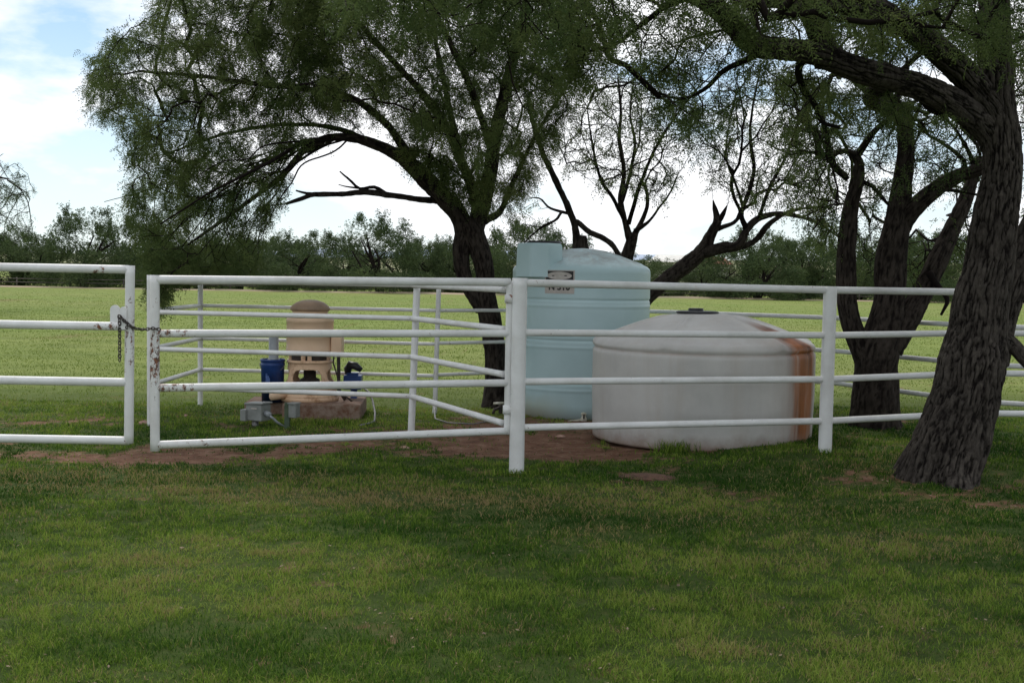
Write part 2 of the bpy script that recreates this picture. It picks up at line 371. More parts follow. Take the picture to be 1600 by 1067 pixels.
h = rng.uniform(0.014, 0.04, n)*(0.6+0.9*clump)*(1-0.5*dd); h *= np.where(rng.uniform(0, 1, n) < 0.03, 1.9, 1)
blades('lawn_grass', xy, h, rng.uniform(0.0022, 0.0042, n)*np.clip(dist/5, 1, 2.2), np.clip(tn, 0, 1), 0.8, 'short green lawn and field grass with drier brown patches in front of the white fence')
xy = sample_xy(300000, 12.5, 88, 0.52, 5.0)
xy = xy[clear(xy)]; n = len(xy)
dd, dy = masks(xy[:, 0], xy[:, 1]); kk = rng.uniform(0, 1, n) < (1-dd*.98)*(1-0.85*sstep(25, 85, xy[:, 1]))*np.clip(0.2+1.8*(fbm(xy[:, 0]*1.2, xy[:, 1]*2.2, 0, 3, 8)-0.25), 0, 1); xy = xy[kk]; n = len(xy)
tn = 0.55+0.35*(fbm(xy[:, 0]*0.4, xy[:, 1]*1.0, 0, 4, 27)-0.5)+rng.normal(0, 0.06, n)
blades('pasture_grass', xy, rng.uniform(0.016, 0.042, n), rng.uniform(0.006, 0.012, n)*xy[:, 1]/14, np.clip(tn, 0, 1), 1.0, 'bright yellow green pasture grass in the open field beyond the corral', M_PAST)

def litter(n_):
    xy_ = sample_xy(n_*4, 4.2, 12.8, 0.48, 0.8); xy_ = xy_[clear(xy_)]
    a_, b_ = masks(xy_[:, 0], xy_[:, 1]); xy_ = xy_[rng.uniform(0, 1, len(xy_)) < 0.02+0.9*a_+0.25*b_][:n_]; m2 = len(xy_)
    an = rng.uniform(0, 2*np.pi, m2); d_ = np.stack([np.cos(an), np.sin(an), rng.normal(0, .15, m2)], -1); e_ = np.stack([-np.sin(an), np.cos(an), rng.normal(0, .3, m2)], -1)
    l_ = rng.uniform(0.004, 0.015, m2)[:, None]; w2 = l_*rng.uniform(0.12, 0.6, m2)[:, None]
    c_ = np.stack([xy_[:, 0], xy_[:, 1], zt(xy_[:, 0], xy_[:, 1])+rng.uniform(0.006, 0.014, m2)], -1)
    v = np.stack([c_-d_*l_, c_+e_*w2, c_+d_*l_, c_-e_*w2], 1).reshape(-1, 3)
    return tag(mesh_obj('leaf_litter', MB().add(v, np.arange(len(v)).reshape(-1, 4)), simple('dry_litter', (0.08, 0.055, 0.035), (0.30, 0.23, 0.15), 60, 0.9), smooth=False), 'dry leaf bits and twig crumbs scattered on the bare dirt and turf', 'leaf litter', kind='stuff')
litter(9000)

# ------------------------------------------------------------------ hills, far strip, far buildings
def ridge(name, y0, dep, top, seed, col1, col2, x0=-3000, x1=3000, nx_=160):
    x = np.linspace(x0, x1, nx_); t = np.linspace(0, 1, 14)
    XX, TT = np.meshgrid(x, t); YY = y0+TT*dep
    prof = top(XX)*(0.6+0.8*fbm(XX/400*1.0+seed, TT*1.5, 0, 5, seed))
    ZZ = -3+(prof+3)*np.sin(TT*np.pi*0.5)
    i = np.arange(13)[:, None]*nx_+np.arange(nx_-1)[None]
    f = np.stack([i, i+1, i+nx_+1, i+nx_], -1).reshape(-1, 4)
    return tag(mesh_obj(name, MB().add(np.stack([XX, YY, ZZ], -1), f), simple(name+'_cover', col1, col2, 0.02, 0.95)), kind='structure')
ridge('hill', 420, 500, lambda x: 15+0*x, 3, (0.11, 0.13, 0.06), (0.26, 0.25, 0.12), -900, 900)
ridge('mountains', 3600, 2500, lambda x: 95+45*np.sin(x/900+2), 9, (0.30, 0.36, 0.47), (0.36, 0.42, 0.52), -4500, 4500)  # pale blue cover colours carry the painted haze of distance
# pale dirt bank along the far edge of the pasture
bk = MB(); xx = np.linspace(-70, 80, 200)
pr = [(0, -0.05), (0.6, 0.12), (1.6, 0.14), (2.4, -0.05)]
vv = np.array([[x, 93.5+a+1.5*math.sin(x/30)+0*x, b*(0.3+1.4*float(fbm(x*0.13, a, 0, 3, 4)))-0.02] for x in xx for a, b in pr])
i = np.arange(len(xx)-1)[:, None]*4+np.arange(3)[None]
bk.add(vv, np.stack([i, i+4, i+5, i+1], -1).reshape(-1, 4))
tag(mesh_obj('path', bk, simple('pale_track_soil', (0.12, 0.12, 0.06), (0.36, 0.27, 0.19), 0.18, 0.95), base=(0, 92, 0)), kind='structure')
t = thing('pasture_fence', (0, 96, 0), 'low dark rail fence along the far edge of the pasture under the trees', 'fence')
fb = MB(); 
for zz in (0.4, 0.7): fb.tube([[x, 96+1.2*math.sin(x/30), zz] for x in np.linspace(-60, 75, 60)], 0.035, 6)
mesh_obj('rail', fb, simple('weathered_far_rail', (0.05, 0.045, 0.04), (0.12, 0.10, 0.09), 1), t)
for x in np.arange(-60, 76, 4.5):
    mesh_obj('post', MB().tube([[x, 96.08+1.2*math.sin(x/30), -0.1], [x, 96.08+1.2*math.sin(x/30), 0.8]], 0.06, 7), bpy.data.materials['weathered_far_rail'], t)
def far_house(px, py, Y, wd, hh, rc, label):
    p = P(px, py, Y); z0 = p[2]-hh
    b = thing('ranch_house', (p[0], Y, z0-1), label, 'building')
    mesh_obj('wall', MB().box((p[0], Y, z0-0.5+(hh-1)/2+0.5), (wd, 8, hh+2)), simple('pale_house_wall', (0.5, 0.47, 0.42), (0.6, 0.57, 0.5), 0.3), b, smooth=False)
    v = [[p[0]-wd/2-1, Y-5, p[2]], [p[0]+wd/2+1, Y-5, p[2]], [p[0]+wd/2+1, Y+5, p[2]], [p[0]-wd/2-1, Y+5, p[2]], [p[0]-wd/2+1, Y, p[2]+2.2], [p[0]+wd/2-1, Y, p[2]+2.2]]
    mesh_obj('roof', MB().add(v, [[0, 1, 5, 4], [2, 3, 4, 5]]).add(v, [[0, 4, 3], [1, 2, 5]]), simple('house_roof', rc, tuple(q*1.2 for q in rc), 0.5), b, smooth=False)
    for dx in (-0.25, 0.2):
        mesh_obj('window', MB().box((p[0]+dx*wd, Y-4.02, p[2]-1.8), (1.6, 0.1, 1.2)), M_BLACK, b, smooth=False)
far_house(1052, 410, 330, 12, 3.2, (0.62, 0.60, 0.56), 'distant low house with a pale roof glimpsed above the treeline')
far_house(1112, 413, 340, 9, 3.2, (0.34, 0.12, 0.08), 'distant small house with a reddish roof right of the pale roofed one')

# ------------------------------------------------------------------ pipe fences and gates
RZ = [1.52, 1.14, 0.765, 0.39]
spk = lambda amt: (lambda t: amt+0*t)
def post(par, g, h, r=0.045, wear=0.1, lean=(0, 0)):
    g = np.asarray(g, float); b = np.array([g[0], g[1], -0.15]); tp = np.array([g[0]+lean[0], g[1]+lean[1], h])
    m_ = MB().pipe(b, tp, r, 18, lambda t: wear+0.35*(1-sstep(0, 0.25, t)))
    o = mesh_obj('post', m_, M_PIPE, par, attr='wear')
    return o
def rail(par, a, b, r=0.030, wear=0.12, wf=None):
    return mesh_obj('rail', MB().pipe(a, b, r, 14, wf or (lambda t: wear+0.25*np.exp(-t*14)+0.25*np.exp(-(1-t)*14))), M_PIPE, par, attr='wear')
def P2(px, Y): return P(px, 560, Y)[:2]
# front fence: hinge post, second post, third hidden behind the big trunk, on to the right
HP = G(807, 737)[:2]
FP = np.array([P(1291, 640, 9.78)[0], 9.78]); FQ = np.array([P(1530, 600, 10.25)[0], 10.25]); FR = np.array([FQ[0]+3.1, 10.45])
f1 = thing('pipe_fence', (HP[0], HP[1], 0), 'white four rail pipe fence running right from the gate post in front of both tanks', 'fence')
post(f1, HP, 1.588, 0.062, 0.05, (0.0, 0)); post(f1, FP, 1.56, 0.058, 0.0); post(f1, FQ, 1.56, 0.055); post(f1, FR, 1.56, 0.055)
lv = [np.array([1.55, 1.145, 0.743, 0.365]), np.array([1.53, 1.135, 0.75, 0.383]), np.array([1.53, 1.16, 0.79, 0.42]), np.array([1.53, 1.16, 0.79, 0.42])]
pts = [HP, FP, FQ, FR]
for i in range(3):
    for q in range(4):
        rail(f1, [*pts[i], lv[i][q]], [*pts[i+1], lv[i+1][q]], 0.032 if q == 0 else 0.029, 0.13)
# corral fence behind the gate
Cc = P2(235, 11.4); Dd = P2(643, 10.9); Ee = np.array([HP[0]-0.12, HP[1]+0.12])
Aa = P2(313, 13.3); Bb = P2(680, 13.0); K1 = P2(960, 13.85+0.6); K2 = P2(1299, 12.9); K3 = P2(1535, 11.1); K4 = P2(1660, 10.75)
f2 = thing('corral_fence', (Dd[0], Dd[1], 0), 'white pipe corral panels enclosing the tan well pump behind the closed gate', 'fence')
post(f2, Cc, 1.55, 0.034, 0.15); post(f2, Dd, 1.50, 0.034, 0.12, (0.045, 0)); post(f2, Aa, 1.46, 0.03, 0.12)
for z in (1.50, 1.175, 0.80, 0.415):
    rail(f2, [*Cc, z], [*Dd, z], 0.025); 
    rail(f2, [*Dd, z], [*Ee, z-0.01-0.02*(z < .5)], 0.027)
for z in (1.19, 0.80, 0.43):
    rail(f2, [*Cc, z], [*Aa, z], 0.024); rail(f2, [*Aa, z], [*Bb, z], 0.021)
f3 = thing('pipe_fence', (K1[0], K1[1], 0), 'long white three rail back fence between the tree trunks and the open pasture', 'fence')
post(f3, Bb, 1.46, 0.028, 0.35, (0.03, 0))
for a, b, za, zb in ((Bb, K1, 0, 0), (K1, K2, 0, 0.0), (K2, K3, 0, 0.0), (K3, K4, 0.0, 0.0)):
    if a is not Bb: post(f3, a, 1.3, 0.03)
    for z in (1.19, 0.81, 0.44):
        rail(f3, [*a, z+za], [*b, z+zb], 0.026 if a is not Bb else 0.021, 0.25)
post(f3, K4, 1.3, 0.03)

# gates
def gate(name, label, x_free, Yf, x_hinge, Yh, zf, zh, rails_f, rails_h, wears):
    pf = P(x_free, 560, Yf); ph = P(x_hinge, 560, Yh)
    t = thing(name, (pf[0], pf[1], 0), label, 'gate', None)
    return t, pf[:2], ph[:2]
# right gate, free end near x=242, hinged on the big post
t, a, b = gate('pipe_gate', 'closed white pipe gate with rusty free end, hinged on the tall middle post', 242, 8.15, 795, 9.02, 0, 0, 0, 0, 0)
b = np.array([P(795, 560, 9.14)[0], 9.14])
rf = [P(242, y, 8.15)[2] for y in (437, 521, 606, 695)]; rh = [P(795, y, 9.14)[2] for y in (441, 521, 598, 673)]
def wpost(t_):   # bottom to top
    return 0.05+0.95*np.exp(-((t_-0.52)/0.24)**2)*(t_ > 0.27)
mesh_obj('end_post', MB().pipe([*a, P(242, 704, 8.15)[2]], [*(a+[0.0, 0]), P(240, 430, 8.15)[2]], 0.034, 18, wpost), M_PIPE, t, attr='wear')
for q in range(4):
    wf = [lambda s_: 0.08+0*s_, lambda s_: 0.08+1.0*np.exp(-(s_/0.1)**2), lambda s_: 0.08+1.05*np.exp(-(s_/0.11)**2), lambda s_: 0.2+0.3*np.exp(-((s_-.1)/0.2)**2)][q]
    mesh_obj('rail', MB().pipe([*a, rf[q]], [*b, rh[q]], 0.033 if q == 0 else 0.030, 14, wf), M_PIPE, t, attr='wear')
mesh_obj('hinge_post', MB().pipe([*b, P(795, 678, 9.14)[2]], [*b, P(797, 441, 9.14)[2]+0.01], 0.031, 16, spk(0.25)), M_PIPE, t, attr='wear')
for y in (467, 640):
    c = P(797, y, 9.14); hg = MB().tube([[b[0], b[1], c[2]-0.035], [b[0], b[1], c[2]+0.035]], 0.042, 18, 0.5)
    hg.box(((b[0]+HP[0])/2+0.01, (b[1]+HP[1])/2, c[2]), (abs(HP[0]-b[0])+0.02, 0.03, 0.05), 0, 0.8)
    o = mesh_obj('hinge', hg, M_PIPE, t, attr='wear')
    mesh_obj('bolt', MB().tube([[b[0]+0.045, b[1]-0.06, c[2]], [b[0]+0.045, b[1]-0.02, c[2]]], 0.009, 8), M_STEEL, o)
# left gate: its free end with latch tongue, the rest leaves the frame on the left
t2, a2, _ = gate('pipe_gate', 'white pipe gate on the left whose end post carries the latch tongue and chain', 201, 8.0, -700, 7.9, 0, 0, 0, 0, 0)
b2 = np.array([P(-900, 560, 7.9)[0], 7.95])
zz1 = [P(190, y, 8.0)[2] for y in (421, 510, 597, 688)]
mesh_obj('end_post', MB().pipe([*a2, P(199, 692, 8.0)[2]], [a2[0]+0.012, a2[1], P(205, 415, 8.0)[2]], 0.033, 18, lambda s_: 0.12+0.65*np.exp(-((s_-0.6)/0.2)**2)), M_PIPE, t2, attr='wear')
for q in range(4):
    wf = [lambda s_: 0.05+0.8*np.exp(-((s_-0.04)/0.015)**2), lambda s_: 0.05+0.75*np.exp(-((s_-0.03)/0.03)**2), lambda s_: 0.05+0*s_, lambda s_: 0.05+0.6*np.exp(-(s_/0.008)**2)][q]
    mesh_obj('rail', MB().pipe([*a2, zz1[q]], [*b2, zz1[q]+0.005], 0.031, 14, wf), M_PIPE, t2, attr='wear')
mesh_obj('post', MB().pipe([*b2, 0.3], [*b2, 1.62], 0.033, 16), M_PIPE, t2, attr='wear')
def tongue(px, w_, dy):
    c = P(px, 495, 8.0+dy); pr = []
    for s_ in np.linspace(0, np.pi, 9): pr.append((w_/2*math.cos(s_), 0.05+w_/2*math.sin(s_)))
    pr = [(w_/2, -0.09)]+pr+[(-w_/2, -0.09)]
    n_ = len(pr); v = [[c[0]+x, c[1]+s_, c[2]+z] for s_ in (-0.005, 0.005) for x, z in pr]
    m_ = MB().add(v, [[i, (i+1) % n_, n_+(i+1) % n_, n_+i] for i in range(n_)], 0.3)
    m_.l.append(np.arange(n_)); m_.s.append(np.array([n_])); m_.l.append(n_+np.arange(n_)[::-1]); m_.s.append(np.array([n_]))
    return m_
mesh_obj('latch_tongue', tongue(180, 0.07, 0.0), M_PIPE, t2, attr='wear', smooth=False)
mesh_obj('latch_tongue', tongue(193, 0.045, -0.045), M_PIPE, t2, attr='wear', smooth=False)
# chain
def chain_path(pts_, n_):
    p = np.array(pts_); s_ = np.r_[0, np.cumsum(np.linalg.norm(np.diff(p, axis=0), axis=1))]
    u_ = np.linspace(0, s_[-1], n_); return np.stack([np.interp(u_, s_, p[:, i]) for i in range(3)], -1)
ch = MB()
def links(path):
    for i in range(len(path)-1):
        a_, b_ = path[i], path[i+1]; c_ = (a_+b_)/2; d_ = b_-a_; ln = np.linalg.norm(d_)*0.74; d_ = d_/np.linalg.norm(d_)
        s_ = np.cross(d_, [0.3, 1, 0.2]); s_ /= np.linalg.norm(s_); q_ = np.cross(d_, s_)
        if i % 2: s_ = q_
        th = np.linspace(0, 2*np.pi, 13)
        pp = [c_+d_*math.cos(x)*ln+s_*math.sin(x)*0.011 for x in th]
        ch.tube(pp, 0.0038, 6, cap=False)
links(chain_path([P(186, 493, 7.93), P(196, 503, 7.94), P(204, 510, 7.95), P(214, 514, 8.0), P(226, 515, 8.05), P(238, 513, 8.09), P(250, 515, 8.09)], 18))
links(chain_path([P(186, 493, 7.93), P(187, 510, 7.95), P(187, 535, 7.96), P(187, 564, 7.97)], 15))
links(chain_path([P(196, 503, 7.94), P(208, 502, 8.05), P(206, 508, 8.06), P(197, 512, 7.94)], 8))
tag(mesh_obj('chain', ch, M_CHAIN, base=P(200, 510, 8.0)), 'dark steel chain looped between the two gates with one end hanging', 'chain')

# ------------------------------------------------------------------ tanks
# blue tank
c0 = np.array([tank_b[0], tank_b[1], float(zt(*tank_b))-0.0])
t = thing('water_tank', c0, 'tall pale blue green plastic water tank with a raised filler neck', 'water tank')
k = M_('pale_blue_polythene', 0.42, 0.35)
g_ = k.N.new('ShaderNodeSeparateXYZ'); k.L.new(k.tc.outputs['Object'], g_.inputs[0])
basec = k.ramp(k.noise(1.6, 5, 0.6), [(0.3, (0.41, 0.56, 0.58)), (0.7, (0.49, 0.64, 0.66))])
st = k.attr('stain')
dome_d = k.math('MULTIPLY', k.ramp(k.noise(6, 6, 0.75), [(0.35, (0, 0, 0)), (0.65, (1, 1, 1))]), st)
basec = k.mix(k.math('MULTIPLY', dome_d, 0.8), basec, (0.23, 0.23, 0.22))
lowr = k.math('MULTIPLY', k.math('SUBTRACT', 0.42, k.math('ADD', g_.outputs['Z'], k.math('MULTIPLY', k.noise(3, 4), 0.25))), 3.0, True)
sidel = k.math('MULTIPLY', k.math('SUBTRACT', -0.1, g_.outputs['X']), 2.5, True)
basec = k.mix(k.math('MULTIPLY', k.math('MULTIPLY', lowr, sidel), 0.75), basec, (0.36, 0.30, 0.14))
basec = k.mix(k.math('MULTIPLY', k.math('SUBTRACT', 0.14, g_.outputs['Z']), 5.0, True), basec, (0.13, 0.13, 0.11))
k.color(basec); k.bump(k.noise(5, 3), 0.12, 0.02)
M_BT = k.m
prof = []
zb = -0.02; zs = 1.70; Rb = 0.82
def rib(z):
    r = Rb-0.012*math.exp(-((z-1.34)/0.012)**2)-0.012*math.exp(-((z-0.88)/0.012)**2)-0.012*math.exp(-((z-0.39)/0.012)**2)
    for q in (1.27, 0.80, 0.31): r += 0.006*math.exp(-((z-q)/0.016)**2)
    return r
hz_ = list(np.arange(zb, 1.66, 0.01))
prof = [(0.0, zb)]+[(rib(z), z+c0[2]) for z in hz_]
prof[0] = (0.0, zb+c0[2])
prof += [(0.818, 1.685), (0.805, 1.715), (0.78, 1.738), (0.735, 1.758), (0.6, 1.80), (0.45, 1.855), (0.3, 1.905), (0.15, 1.94), (0.0, 1.95)]
def dome_ribs(rr, zz, tt):
    on = (rr > 0.15) & (rr < 0.78) & (zz > 1.70)
    zz = zz+on*0.018*np.exp(-(((np.mod(tt-R(250), R(60))-R(30)))/R(2.2))**2)*sstep(0.15, 0.4, rr)*(1-sstep(0.72, .79, rr))
    return rr, zz
mesh_obj('tank_body', MB().lathe((c0[0], c0[1], 0), prof, 144, lambda r, z, tt: sstep(1.69, 1.80, z), fn=dome_ribs), M_BT, t, attr='stain')
nc = P(843, 400, 12.98)
def octo(rr, zz, tt):
    a_ = np.mod(tt+R(22.5), R(45))-R(22.5); return rr*(math.cos(R(22.5))/np.cos(a_))**0.85, zz
nk = mesh_obj('filler_neck', MB().lathe((nc[0], nc[1], 0), [(0.295, 1.60), (0.285, 1.72), (0.278, 1.94), (0.272, 1.97), (0.25, 1.985), (0.0, 1.99)], 64, fn=octo), M_BT, t, attr='stain')
mesh_obj('lid', MB().lathe((nc[0]+0.05, nc[1], 0), [(0.2, 1.985), (0.2, 2.005), (0.19, 2.012), (0.0, 2.018)], 40), M_BLACK, nk)
# labels wrapped on the wall
def wrap(px, z, R_, off): # angle on the tank for a pixel column
    lo, hi = -np.pi, 0.0
    best = None
    for a_ in np.linspace(R(-178), R(-2), 1400):
        q = np.array([c0[0]+(R_+off)*math.cos(a_), c0[1]+(R_+off)*math.sin(a_), z]); d_ = q-np.array([0, 0, EYE])
        x_ = 800+F*np.dot(d_, rt)/np.dot(d_, fw)
        if best is None or abs(x_-px) < best[0]: best = (abs(x_-px), a_)
    return best[1]
ang = wrap(874, 1.6, Rb, 0)
def patch(w_, z0, z1, off, shape=None, n_=24):
    m_ = MB(); da = w_/Rb
    if shape == 'ell':
        th = np.linspace(0, 2*np.pi, 40, endpoint=False)
        zc = (z0+z1)/2; v = [[c0[0]+(Rb+off)*math.cos(ang+x/2*da*math.cos(0)), 0, 0] for x in [0]]
        v += []
        pts_ = [(0, zc)]+[(0.5*da*math.cos(x), zc+(z1-z0)/2*math.sin(x)) for x in th]
        v = [[c0[0]+(Rb+off)*math.cos(ang+x), c0[1]+(Rb+off)*math.sin(ang+x), z] for x, z in pts_]
        return m_.add(v, [[0, 1+i, 1+(i+1) % 40] for i in range(40)])
    a_ = np.linspace(-da/2, da/2, n_)
    v = [[c0[0]+(Rb+off)*math.cos(ang+x), c0[1]+(Rb+off)*math.sin(ang+x), z] for z in (z0, z1) for x in a_]
    return m_.add(v, [[i, i+1, n_+i+1, n_+i] for i in range(n_-1)])
M_LBL = simple('faded_label_paper', (0.42, 0.38, 0.35), (0.50, 0.46, 0.42), 30, 0.6)
M_INK = simple('black_ink', (0.015, 0.014, 0.014), (0.03, 0.03, 0.03), 30, 0.5)
l1 = mesh_obj('label', patch(0.355, 1.555, 1.69-0.01, 0.004), M_LBL, t, smooth=False)
mesh_obj('label_panel', patch(0.325, 1.565, 1.67, 0.007), M_INK, l1, smooth=False)
mesh_obj('label_oval', patch(0.29, 1.573, 1.662, 0.010, 'ell'), M_LBL, l1, smooth=False)
l2 = mesh_obj('label', patch(0.35, 1.415, 1.55, 0.004), M_LBL, t, smooth=False)
def text_on(body, size, z, dx, par, mat):
    cu = bpy.data.curves.new('txt', 'FONT'); cu.body = body; cu.size = size; cu.align_x = 'CENTER'; cu.extrude = 0.0
    cu.offset = 0.004
    o = bpy.data.objects.new('txt', cu); col.objects.link(o)
    dg = bpy.context.evaluated_depsgraph_get(); me = bpy.data.meshes.new_from_object(o.evaluated_get(dg))
    bpy.data.objects.remove(o)
    n_ = len(me.vertices); co = np.zeros(n_*3); me.vertices.foreach_get('co', co); co = co.reshape(-1, 3)
    a_ = ang+(co[:, 0]+dx)/Rb
    v = np.stack([c0[0]+(Rb+0.007)*np.cos(a_), c0[1]+(Rb+0.007)*np.sin(a_), z+co[:, 1]], -1)
    off = np.array(par.parent.location)+np.array(par.location)
    me.vertices.foreach_set('co', (v-off).ravel()); me.update(); me.name = 'lettering'
    me.materials.clear(); me.materials.append(mat)
    q = bpy.data.objects.new('lettering', me); col.objects.link(q); q.parent = par
text_on('N 310', 0.10, 1.458, 0, l2, M_INK)
vp = P(912, 652, 12.55)
vb = thing('spigot', (vp[0], vp[1], vp[2]-0.05), 'small pale outlet spigot at the foot of the blue green tank', 'spigot')
mesh_obj('valve_body', MB().lathe((vp[0], vp[1], 0), [(0.0, vp[2]-0.055), (0.036, vp[2]-0.05), (0.036, vp[2]-0.01), (0.026, vp[2]), (0.022, vp[2]+0.02), (0.03, vp[2]+0.03), (0.03, vp[2]+0.05), (0.0, vp[2]+0.06)], 24), M_BRASS, vb)
mesh_obj('outlet_pipe', MB().tube([[vp[0], vp[1]+0.25, vp[2]-0.03], [vp[0], vp[1], vp[2]-0.03], [vp[0]-0.18, vp[1]-0.02, vp[2]-0.055]], 0.018, 12), M_BRASS, vb)
mesh_obj('handle', MB().box((vp[0], vp[1]-0.035, vp[2]+0.015), (0.016, 0.014, 0.05)), M_DARKIRON, vb)

# white tank
c1 = np.array([tank_w[0], tank_w[1], float(zt(*tank_w))-0.03]); Rw = 1.09
t = thing('water_tank', c1, 'low wide white plastic water tank with an orange rust streak and flat black lid', 'water tank')
k = M_('stained_white_polythene', 0.5, 0.3)
g_ = k.N.new('ShaderNodeSeparateXYZ'); k.L.new(k.tc.outputs['Object'], g_.inputs[0])
basec = k.ramp(k.noise(1.8, 6, 0.65), [(0.3, (0.43, 0.42, 0.40)), (0.65, (0.54, 0.525, 0.50))])
streak = k.ramp(k.noise(7, 5, 0.7, (1, 1, 0.06)), [(0.45, (0, 0, 0)), (0.75, (0.3, 0.3, 0.3))])
basec = k.mix(streak, basec, (0.38, 0.31, 0.25))
a_ = k.attr('stain')
rm = k.math('ADD', a_, k.math('MULTIPLY', k.math('SUBTRACT', k.noise(5, 5, 0.7, (1, 1, 0.12)), 0.5), k.math('MULTIPLY', a_, 1.2)), True)
rustc = k.ramp(k.noise(6, 5, 0.7, (1, 1, 0.15)), [(0.35, (0.11, 0.035, 0.010)), (0.6, (0.32, 0.105, 0.025))])
basec = k.mix(rm, basec, rustc)
foot = k.math('MULTIPLY', k.math('SUBTRACT', k.math('ADD', 0.05, k.math('MULTIPLY', k.noise(5, 5, 0.7), 0.22)), g_.outputs['Z']), 6.0, True)
basec = k.mix(foot, basec, (0.22, 0.15, 0.11))
k.color(basec); k.bump(k.noise(3, 3), 0.1, 0.03)
M_WT = k.m
aR = math.atan2(-math.cos(R(53)), math.sin(R(53)))  # direction of the stain on the tank
pr = [(0.0, c1[2])]+[(1.075+0.015*min(1, (z-c1[2])/0.5), z) for z in np.arange(c1[2], 0.895, 0.02)]
pr += [(1.085, 0.905), (1.072, 0.918), (1.072, 0.93), (1.085, 0.942), (1.085, 0.965), (1.07, 0.99), (1.04, 1.008)]
pr += [(r, 1.008+0.13*math.sin((1.04-r)/0.84*math.pi/2)+0.132*(1.04-r)/0.84) for r in np.arange(1.0, 0.21, -0.04)]+[(0.1, 1.272), (0.0, 1.272)]
def wribs(rr, zz, tt):
    on = (zz > 0.93) & (rr > 0.25)
    w_ = np.exp(-((np.mod(tt-R(-118)+R(30), R(60))-R(30))/R(3.0))**2)
    return rr+0.012*w_*((zz > 0.93) & (rr > 0.95)), zz+on*0.022*w_*sstep(0.25, 0.45, rr)
def wst(r, z, tt):
    d_ = (tt-(aR % (2*np.pi)))*r/np.maximum(r, 0.3)
    core = np.exp(-(np.abs(d_)/0.15)**3)*1.3+0.5*np.exp(-((d_+0.2)/0.03)**2)+0.35*np.exp(-((d_-0.17)/0.06)**2)+0.30*np.exp(-((d_+0.08)/0.28)**2)
    core = core*(0.35+1.15*fbm(tt*38+0.6*vnoise(tt*5, z*3, 0, 3), z*1.1, 0, 3, 61))+0.35*np.exp(-(d_/0.33)**2)*sstep(0.5, 0.7, fbm(tt*30, z*0.8, 0, 3, 63))
    domes = (0.45+1.0*fbm(tt*16, r*5, 0, 4, 67))*np.exp(-(np.abs(d_+0.04)/0.19)**3)*1.2*sstep(0.42, 0.75, r)+0.3*np.exp(-((d_+0.15)/0.25)**2)*sstep(0.6, 1, r)
    seam = 0.5*np.exp(-((z-0.922)/0.008)**2)*(0.3+0.7*vnoise(tt*9, 0, 0, 5))
    return np.clip(np.where(z > 0.945, domes, core*(0.8+0.2*sstep(0.1, 0.8, z)))+seam, 0, 1)
mesh_obj('tank_body', MB().lathe((c1[0], c1[1], 0), pr, 240, wst, fn=wribs), M_WT, t, attr='stain')
ld = mesh_obj('lid', MB().lathe((c1[0]-0.06, c1[1], 0), [(0.2, 1.262), (0.21, 1.272), (0.21, 1.283), (0.19, 1.29), (0.0, 1.293)], 48), M_BLACK, t)
mesh_obj('lid_cap', MB().lathe((c1[0]-0.08, c1[1]-0.02, 0), [(0.075, 1.29), (0.075, 1.315), (0.06, 1.318), (0.0, 1.318)], 32), M_BLACK, ld)

# ------------------------------------------------------------------ well pump and its fittings
pc = P(484, 600, 12.65); px_, py_ = pc[0], 12.65
pd = thing('concrete_pad', (px_-0.05, py_, 0), 'rust stained concrete pad under the tan well pump', 'concrete slab')
o = mesh_obj('slab', MB().box((px_+0.18, py_+0.02, 0.03), (0.86, 0.85, 0.27), R(3)), M_CONC, pd, smooth=False); bev(o, 0.02)
o = mesh_obj('slab_wing', MB().box((px_-0.44, py_+0.15, 0.025), (0.56, 0.6, 0.24), R(3)), M_CONC, pd, smooth=False); bev(o, 0.02)
zp = 0.166
t = thing('well_pump', (px_, py_, zp), 'tan vertical well pump motor with a domed cap standing on the concrete pad', 'pump')
mesh_obj('cap', MB().lathe((px_, py_, 0), [(0.19, 1.165), (0.205, 1.17), (0.222, 1.185), (0.225, 1.2), (0.2, 1.235), (0.15, 1.27), (0.08, 1.293), (0, 1.30)], 48), M_CAP, t)
mesh_obj('motor_body', MB().lathe((px_, py_, 0), [(0.20, 1.17), (0.195, 1.14), (0.20, 1.12), (0.245, 1.105), (0.262, 1.085), (0.268, 1.05), (0.262, 1.045), (0.262, 0.90), (0.268, 0.895), (0.268, 0.88), (0.262, 0.875), (0.262, 0.755), (0.268, 0.75), (0.268, 0.715), (0.255, 0.70), (0.235, 0.69), (0.0, 0.69)], 64), M_TAN, t)
mesh_obj('vent_band', MB().lathe((px_, py_, 0), [(0.205, 0.70), (0.205, 0.59)], 40), M_DARKIRON, t)  # dark band behind the posts paints in the shade of the vent openings
for q in range(8):
    a_ = R(90*(q//2)-90+(9 if q % 2 else -9)); mesh_obj('vent_post', MB().box((px_+0.218*math.cos(a_), py_+0.218*math.sin(a_), 0.645), (0.03, 0.045, 0.11), a_), M_TAN2, t, smooth=False)
def holes(zc, tt):
    k_ = np.ones_like(zc, bool)
    for q in range(4):
        a_ = (R(-90+90*q)+0.05) % (2*np.pi); d_ = (tt-a_+np.pi) % (2*np.pi)-np.pi
        k_ &= ((np.abs(d_)/R(36))**3+(np.abs(zc-0.435)/0.085)**3) > 1
    return k_
zs_ = np.linspace(0.60, 0.20, 50)
hd = [(0.235, 0.615), (0.245, 0.6)]+[(0.225+0.06*sstep(0.6, 0.28, z)+0.02*sstep(0.26, 0.2, z), z) for z in zs_]+[(0.31, 0.2), (0.31, zp)]
o = mesh_obj('discharge_head', MB().lathe((px_, py_, 0), hd, 128, keep=holes), M_TAN2, t)
s_ = o.modifiers.new('thickness', 'SOLIDIFY'); s_.thickness = 0.018; s_.offset = -1
